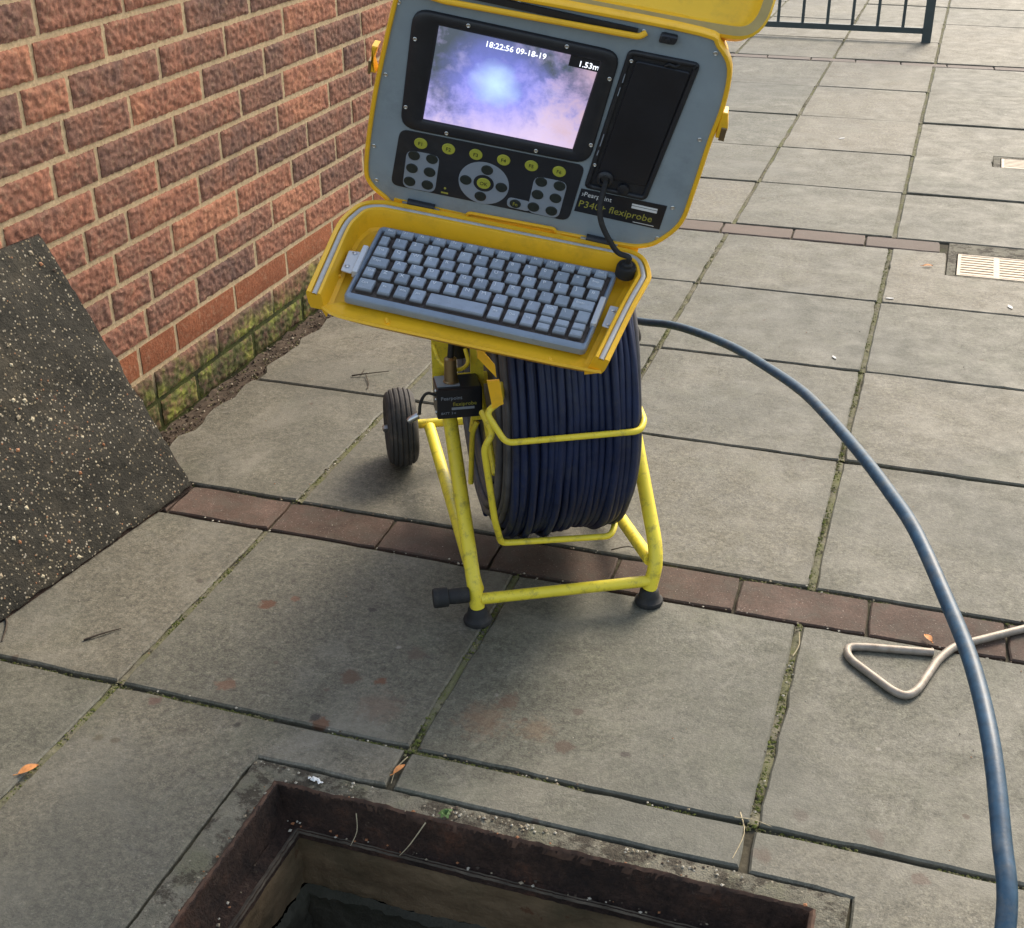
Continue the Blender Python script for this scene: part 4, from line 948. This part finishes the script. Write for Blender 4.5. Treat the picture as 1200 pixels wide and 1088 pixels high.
# top rail slot, hood and hood catch
mb = MB(); mb.tube(round_path([(-.215, .3335, .006), (-.16, .3300, .010), (.108, .3395, .010), (.1155, .3455, .006)], .006, 4), .0042, 10); mb.obj('hood_hinge_bar', 'case', cu, mat=MP)
mb = MB(); mb.box((-.19, .3385, .002), (.104, .3475, .0055)); mb.obj('hood_slot', 'black', cu, mat=MP, smooth=0)
mb = MB(); mb.prism(rquad([(.1335, .3370), (.1565, .3380), (.1585, .3500), (.1355, .3500)], .004, 3), .002, .011, .002); mb.lathe((.146, .3430, .011), (0, 0, 1), [(0, .0042), (.0015, .004), (.002, .002)], 12); mb.obj('hood_catch', 'black', cu, mat=MP)
al = math.radians(45); wv = v * math.cos(al) - n_ * math.sin(al); wn2 = u.cross(wv)
MH2 = M3(u, wv, wn2, v * .34)
ho = [(p.x, p.y) for p in round_path([(-.262, .006, 0), (.185, .016, 0), (.272, .022, 0), (.282, .26, 0), (-.275, .26, 0)], .055, 8, True)]
mb = MB(); mb.rings([[(x, y, -.040) for x, y in sc(poly_inset(ho, .022), .97, (0, .14))], [(x, y, -.036) for x, y in poly_inset(ho, .010)], [(x, y, .0) for x, y in ho], [(x, y, .004) for x, y in poly_inset(ho, .003)]], True, False)
mb.rings([[(x, y, .004) for x, y in poly_inset(ho, .003)], [(x, y, .0035) for x, y in poly_inset(ho, .016)]], mi=1)
mb.rings([[(x, y, .0035) for x, y in poly_inset(ho, .016)], [(x, y, -.004) for x, y in poly_inset(ho, .019)], [(x, y, -.020) for x, y in poly_inset(ho, .024)], [(x, y, -.030) for x, y in poly_inset(ho, .036)]], False, True)
mb.obj('sun_hood', ['case_in', 'hoodrim'], cu, smooth=45, mat=MH2)
# lower half: tray round the keyboard
lp = [(-.2704, -.246), (-.2700, -.17), (-.2688, -.095), (-.2600, -.060), (-.2480, -.038), (-.2224, -.0235), (-.18, -.0195), (0, -.0135), (.140, -.0085), (.1727, -.010), (.1919, -.024), (.2030, -.055), (.2010, -.075), (.189, -.129), (.1675, -.249)]
lp = [(p.x, p.y) for p in smooth_path([(a, b, 0) for a, b in lp], 4)]
def inward(path, d):
    res = []
    for i in range(len(path)):
        a = path[max(i - 1, 0)]; b = path[min(i + 1, len(path) - 1)]; ex, ey = b[0] - a[0], b[1] - a[1]; L = math.hypot(ex, ey)
        res.append((path[i][0] + ey / L * d, path[i][1] - ex / L * d))
    return res
def tip(i):
    t = i / (len(lp) - 1); e = min(t, 1 - t) / .22
    return 0.38 + 0.62 * min(1, e) ** 1.2
def lip(prof): return [[(x, y, z if z > -.02 else max(z * tip(i), z) if z > -.0195 else min(-.0195, z * tip(i))) for i, (x, y) in enumerate(inward(lp, d))] for d, z in prof]
mb = MB()
pr_ = [(.030, -.046), (.016, -.043), (.007, -.032), (.003, -.010), (.0005, .004), (0, .0095), (.0012, .0112), (.0068, .0112), (.0075, .0065), (.0160, .0065), (.0167, .0108), (.0205, .0108), (.0220, .0085), (.0245, -.006), (.0285, -.019), (.035, -.0215)]
L_ = lip(pr_); mb.rings(L_, closed=False)
for e in (0, -1): mb.add([r[e] for r in L_], [tuple(range(len(L_)))])
tray = mb.obj('keyboard_tray', 'case', cu, smooth=42, mat=MK)
mb = MB(); mb.rings(lip([(.0078, .0070), (.0085, .0092), (.0118, .0102), (.0150, .0092), (.0158, .0070)]), closed=False); mb.obj('rubber_seal', 'seal', cu, smooth=60, mat=MK)
inner = inward(lp, .030)
fr = [(.1610, -.250), (.1480, -.2525), (.0817, -.2555), (-.0405, -.2580), (-.19, -.2600), (-.2300, -.2570), (-.2520, -.2440)]
fr = [(p.x, p.y) for p in smooth_path([(a, b, 0) for a, b in fr], 4)]
flo = inner + [(x, y) for x, y in fr]
c0 = (-.03, -.14)
mb = MB(); fl_in = [(c0[0] + (x - c0[0]) * .88, c0[1] + (y - c0[1]) * .76) for x, y in flo]
ni = len(inner)
rimz = [(-.0205 if i < ni else -.0115) for i in range(len(flo))]
lowz = [min(-.021, -.046 * tip(i)) if i < ni else -.018 for i in range(len(flo))]
mb.rings([[(x, y, -.047) for x, y in fl_in], [(x, y, z) for (x, y), z in zip([(c0[0] + (x - c0[0]) * .985, c0[1] + (y - c0[1]) * .975) for x, y in flo], lowz)], [(x, y, (z - .012 if z < -.018 else z - .003)) for (x, y), z in zip(flo, rimz)], [(x, y, z) for (x, y), z in zip([(c0[0] + (x - c0[0]) * .990, c0[1] + (y - c0[1]) * .982) for x, y in flo], rimz)],
          [(x, y, z - .004) for (x, y), z in zip([(c0[0] + (x - c0[0]) * .965, c0[1] + (y - c0[1]) * .94) for x, y in flo], rimz)], [(x, y, -.0225) for x, y in fl_in]], True, True)
mb.obj('tray_floor', 'case', cu, smooth=50, mat=MK)
for pts in (((-.255, -.118), (-.2405, -.130)), ((-.2600, -.178), (-.2400, -.173)), ((.172, -.112), (.188, -.108)), ((.163, -.172), (.172, -.188)), ((-.155, -.236), (-.150, -.247)), ((.085, -.240), (.092, -.252))):
    mb = MB(); mb.tube([(*pts[0], -.019), (*pts[1], -.017)], .0028, 6); mb.obj('rib', 'case', tray)
# hinge leaves and pins
mb = MB(); mb.box((-.205, -.016, -.006), (-.098, .001, .0035)); mb.obj('hinge_leaf', 'case', cu, mat=MP, smooth=0)
mb = MB(); mb.box((.056, -.010, -.006), (.176, .008, .0035)); mb.obj('hinge_leaf', 'case', cu, mat=MP, smooth=0)
for (x0, x1, y) in ((-.183, -.141, .0010), (.095, .136, .0090)):
    mb = MB(); mb.tube([(x0, y, .006), (x1, y, .006)], .0068, 12); mb.obj('hinge_barrel', 'black', cu, mat=MP)
    mb = MB(); mb.tube([(x0 - .008, y - .002, .006), (x0, y - .002, .006)], .0030, 8); mb.tube([(x1, y - .002, .006), (x1 + .008, y - .002, .006)], .0030, 8); mb.obj('hinge_pin', 'steel', cu, mat=MP)
mb = MB(); mb.tube(round_path([(-.103, -.010, .006), (-.094, -.004, .006), (-.088, .0075, .006), (.045, .0130, .006), (.051, .0045, .006), (.062, .000, .006)], .004, 3), .0026, 8); mb.obj('carry_handle', 'case', cu, mat=MP)
# keyboard
KQ = [Vector((-.2222, -.2258, 0)), Vector((.1321, -.2232, 0)), Vector((.1539, -.0487, 0)), Vector((-.2104, -.0628, 0))]
def K(s, t):                                             # s 0..1 left to right, t 0..1 back to front
    a = KQ[3].lerp(KQ[2], s); b = KQ[0].lerp(KQ[1], s); return a.lerp(b, t)
ko = rquad([(q.x, q.y) for q in KQ], .009, 5)
well = rquad([(K(a, b).x, K(a, b).y) for a, b in ((.018, .925), (.982, .925), (.982, .055), (.018, .055))], .003, 5)
mb = MB(); mb.frame(ko, well, -.016, -.0035, .0022); kb = mb.obj('keyboard', 'kbd', cu, smooth=45, mat=MK)
mb = MB(); mb.prism(poly_inset(well, -.001), -.014, -.0085); mb.obj('key_well', 'kdirt', kb, smooth=0)
rowsK = [(.085, .095, ['Esc', 'F1', 'F2', 'F3', 'F4', 'F5', 'F6', 'F7', 'F8', 'F9', 'F10', 'F11', 'F12', 'Del'], [1] * 14),
         (.215, .130, ['`', '1', '2', '3', '4', '5', '6', '7', '8', '9', '0', '-', '=', 'Bksp'], [.85] + [1] * 12 + [1.15]),
         (.360, .130, ['Tab', 'Q', 'W', 'E', 'R', 'T', 'Y', 'U', 'I', 'O', 'P', '[', ']', '#'], [1.1] + [1] * 12 + [.9]),
         (.505, .130, ['Caps', 'A', 'S', 'D', 'F', 'G', 'H', 'J', 'K', 'L', ';', "'", 'Enter'], [1.45] + [1] * 11 + [1.55]),
         (.650, .130, ['Shift', 'Z', 'X', 'C', 'V', 'B', 'N', 'M', ',', '.', '/', 'Shift', '\\', ''], [.95] + [1] * 10 + [1.05, 1, 1]),
         (.815, .150, ['Ctrl', 'Fn', 'Win', 'Alt', '', 'Alt', 'Del', 'Ins', '', '', ''], [1.3, 1, 1, 1, 3.7, 1, 1, 1, 1, 1, 1])]
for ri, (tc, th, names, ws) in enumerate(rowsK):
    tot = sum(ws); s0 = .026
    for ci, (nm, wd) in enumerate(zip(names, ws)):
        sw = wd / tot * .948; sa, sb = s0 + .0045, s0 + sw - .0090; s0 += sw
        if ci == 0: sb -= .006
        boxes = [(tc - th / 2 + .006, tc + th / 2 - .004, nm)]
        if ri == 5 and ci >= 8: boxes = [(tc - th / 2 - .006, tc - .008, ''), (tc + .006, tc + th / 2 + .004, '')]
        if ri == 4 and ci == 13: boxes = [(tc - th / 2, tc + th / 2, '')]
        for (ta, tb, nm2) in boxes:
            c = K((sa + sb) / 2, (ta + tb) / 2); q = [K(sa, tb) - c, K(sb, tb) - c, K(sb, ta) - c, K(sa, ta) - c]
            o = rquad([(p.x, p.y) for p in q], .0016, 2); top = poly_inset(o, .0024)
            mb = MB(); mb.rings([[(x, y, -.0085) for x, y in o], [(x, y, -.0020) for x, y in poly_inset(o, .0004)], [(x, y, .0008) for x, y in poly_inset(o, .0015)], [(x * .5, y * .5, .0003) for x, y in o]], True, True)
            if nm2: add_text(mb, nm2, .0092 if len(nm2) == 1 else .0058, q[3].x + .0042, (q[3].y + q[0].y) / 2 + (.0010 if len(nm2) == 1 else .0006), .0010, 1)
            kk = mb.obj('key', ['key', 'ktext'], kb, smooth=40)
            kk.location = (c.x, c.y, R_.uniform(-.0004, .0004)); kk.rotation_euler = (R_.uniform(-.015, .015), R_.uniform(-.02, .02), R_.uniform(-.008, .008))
for (pl, fold) in (([(-.2402, -.1742), (-.2240, -.1756), (-.2235, -.1278), (-.2403, -.1303)], [(-.2235, -.1777), (-.2150, -.1777), (-.2130, -.1184), (-.2215, -.1184)]),
                   ([(.1471, -.1672), (.1619, -.1693), (.1672, -.1221), (.1530, -.1218)], [(.1300, -.1734), (.1384, -.1734), (.1445, -.1141), (.1365, -.1141)])):
    mb = MB(); mb.prism(rquad(pl, .002, 3), -.0065, -.0045, .0006); mb.prism(rquad(fold, .002, 3), -.010, .0026, .0012)
    cx = sum(p[0] for p in pl) / 4; bk = mb.obj('keyboard_clip', 'plate', cu, mat=MK)
    for yy in (-.164, -.134):
        mb = MB(); screw(mb, cx + (yy + .149) * .1, yy, -.0044, .0036); mb.obj('screw', 'steel', bk)
# grommet and lead from the panel
mb = MB(); mb.lathe((.1640, -.0500, -.004), (0, 0, 1), [(0, .0150), (.014, .0150), (.018, .0135), (.018, .0085), (.022, .0080), (.024, .0045)], 26); mb.obj('grommet', 'rubber', cu, smooth=40, mat=MK)
gp = MK @ Vector((.1640, -.0500, .018)); sp_ = [MP @ Vector(p) for p in ((.106, .114, .006), (.1055, .104, .022), (.1055, .088, .036), (.112, .068, .044), (.127, .046, .048), (.146, .026, .050))] + [gp + nk * .012, gp]
mb = MB(); mb.tube(smooth_path(sp_, 6), .0042, 10); mb.obj('lead', 'rubber', cu, smooth=60)

# ------------------------------------------------------------------ lifting key on the ground
lk = MB(); kp_ = [(1.214, .471, .007), (1.105, .452, .007), (1.080, .444, .007), (1.085, .415, .007), (1.160, .348, .007), (1.180, .341, .007), (1.195, .362, .007), (1.222, .455, .007), (1.246, .500, .007), (1.353, .586, .007), (1.62, .80, .007)]
o0 = Vector((1.2, .45, 0)); pp = round_path(kp_, .018, 5); lk.tube([Vector(p) - o0 for p in pp], .0066, 12)
lk.tube([Vector((1.62, .80, .007)) - o0, Vector((1.66, .77, .007)) - o0], .0062, 10)
lko = lk.obj('lifting_key', 'gal', smooth=50); lko.location = o0
tag(lko, 'worn steel manhole lifting key with triangular handle lying on the paving at the right', 'lifting key')

# ------------------------------------------------------------------ leaves, twigs, weeds
def leaf(x, y, rot, L, W, label, z=.003):
    mb = MB(); N = 8; rows = []
    for i in range(N + 1):
        t = i / N; h = W * math.sin(math.pi * min(1, t * 1.02)) ** .8 * .5 + .0003; zz = .003 * math.sin(t * 3.0)
        rows.append([(L * (t - .5), -h, zz + .0015), (L * (t - .5), 0, zz), (L * (t - .5), h, zz + .002)])
    mb.rings(rows, closed=False); mb.tube([(-L * .5, 0, .001), (-L * .72, L * .04, .002)], .0007, 5)
    o = mb.obj('fallen_leaf', 'leaf', smooth=60); o.location = (x, y, z); o.rotation_euler = (0, 0, rot)
    return tag(o, label, 'leaf', 'dry leaves on the paving')
leaf(-.002, -.217, 1.0, .030, .014, 'orange dry leaf in the joint at the lower left edge')
leaf(1.204, .512, 2.2, .022, .011, 'small orange leaf curled beside the lifting key handle', .004)
leaf(.502, -.048, 1.2, .024, .008, 'thin tan leaf in the joint just behind the manhole', .000)
leaf(1.115, 2.42, .3, .03, .012, 'tiny tan leaf near the left end of the beige grate')
def twig(pts, r, label, mat='twig', group=None, branches=()):
    mb = MB(); o0 = Vector(pts[0]); mb.tube(smooth_path([Vector(p) - o0 for p in pts], 4), r, 6, rf=lambda t: r * (1 - .6 * t))
    for b in branches: mb.tube(smooth_path([Vector(p) - o0 for p in b], 4), r * .6, 5)
    o = mb.obj('twig', mat, smooth=60); o.location = o0
    return tag(o, label, 'twig', group)
twig([(-.150, 1.195, .003), (-.12, 1.21, .006), (-.075, 1.245, .004)], .0022, 'dark forked twig on the slab near the brick wall behind the wheel', branches=[[(-.12, 1.21, .005), (-.09, 1.16, .003), (-.085, 1.14, .003)], [(-.13, 1.205, .005), (-.135, 1.235, .004)]])
twig([(-.118, .080, .002), (-.100, .100, .004), (-.078, .128, .002)], .0022, 'short dark twig on the slab left of the mossy joint')
twig([(-.300, .105, .002), (-.27, .08, .003), (-.245, .035, .002)], .0028, 'thin dark curved twig by the lower corner of the leaning cover')
twig([(.975, .003, .004), (1.0, .005, .005), (1.025, .002, .003)], .0010, 'pale straw lying across the joint crossing behind the manhole corner', 'straw')
twig([(.98, .02, -.001), (.992, -.02, .001), (.985, -.07, .001)], .0012, 'brown dead stem in the joint running to the manhole corner', 'straw')
twig([(.501, -.015, -.003), (.497, -.045, .000), (.501, -.075, -.002)], .0010, 'dry stem in the short joint under the thin tan leaf', 'straw')
twig([(1.000, .40, .001), (1.006, .43, .004), (1.001, .47, .001)], .0012, 'longer pale stem at the top of the mossy joint by the brick course', 'straw')
twig([(.64, .62, .004), (.67, .635, .008), (.70, .628, .004)], .0014, 'small bent stem under the right leg of the stand')
twig([(.470, -.128, -.02), (.478, -.145, -.035), (.474, -.16, -.05)], .0010, 'pale root hair hanging over the iron frame of the manhole', 'straw')
twig([(.575, -.128, -.006), (.560, -.150, -.03), (.548, -.160, -.045)], .0010, 'fine straw bent over the rusty manhole rim beside the weed', 'straw')
wd = thing('weed', (.598, -.112, 0), 'tiny green weed sprouting from the back edge of the manhole surround', 'weed')
for k in range(7):
    a = k * .9; L = rm.uniform(.006, .012); mb = MB()
    mb.rings([[(0, -.001, 0), (0, .001, 0)], [(L * .5, -.004, .006), (L * .5, .004, .006)], [(L, -.0006, .004), (L, .0006, .004)]], closed=False)
    o = mb.obj('leaf_blade', 'grass', wd, smooth=0); o.rotation_euler = (0, 0, a)
for (x, y, r) in ((.395, -.105, .007), (.405, -.108, .004), (.388, -.104, .003)):
    mb = MB(); mb.rock((0, 0, .002), r, 0, .5, rm); mb.rock((r, 0, .002), r * .6, 0, .5, rm); o = mb.obj('white_crumb', 'petal', smooth=0); o.location = (x, y, 0)
    tag(o, {.007: 'largest white crumb on the mortar at the back left corner of the manhole', .004: 'small white crumb just right of the largest one by the manhole corner', .003: 'tiny white fleck left of the largest white crumb by the manhole corner'}[r], 'crumb', 'white crumbs by the manhole corner')
for (x, y, r, rot) in ((1.03, 2.12, .010, .3), (1.34, 2.15, .013, 2.0), (.72, 3.9, .014, 1.0), (1.12, 3.2, .018, .1), (.93, 1.66, .009, 2.2)):
    mb = MB(); mb.prism([(math.cos(t_ * .7) * r * (1 + .35 * math.sin(t_ * 5)), math.sin(t_ * .7) * r * .45) for t_ in range(9)], .0, .0014, 0)
    o = mb.obj('litter_scrap', 'seal', smooth=0); o.location = (x, y, .0012); o.rotation_euler = (0, 0, rot)
    tag(o, {1.03: 'pale flattened scrap on the slab left of the near grate', 1.34: 'pale scrap on the slab just in front of the near grate', .72: 'pale scrap far off by the second long joint', 1.12: 'pale scrap between the two drain grates', .93: 'pale fleck on the slab beyond the arching cable'}[x], 'scrap')
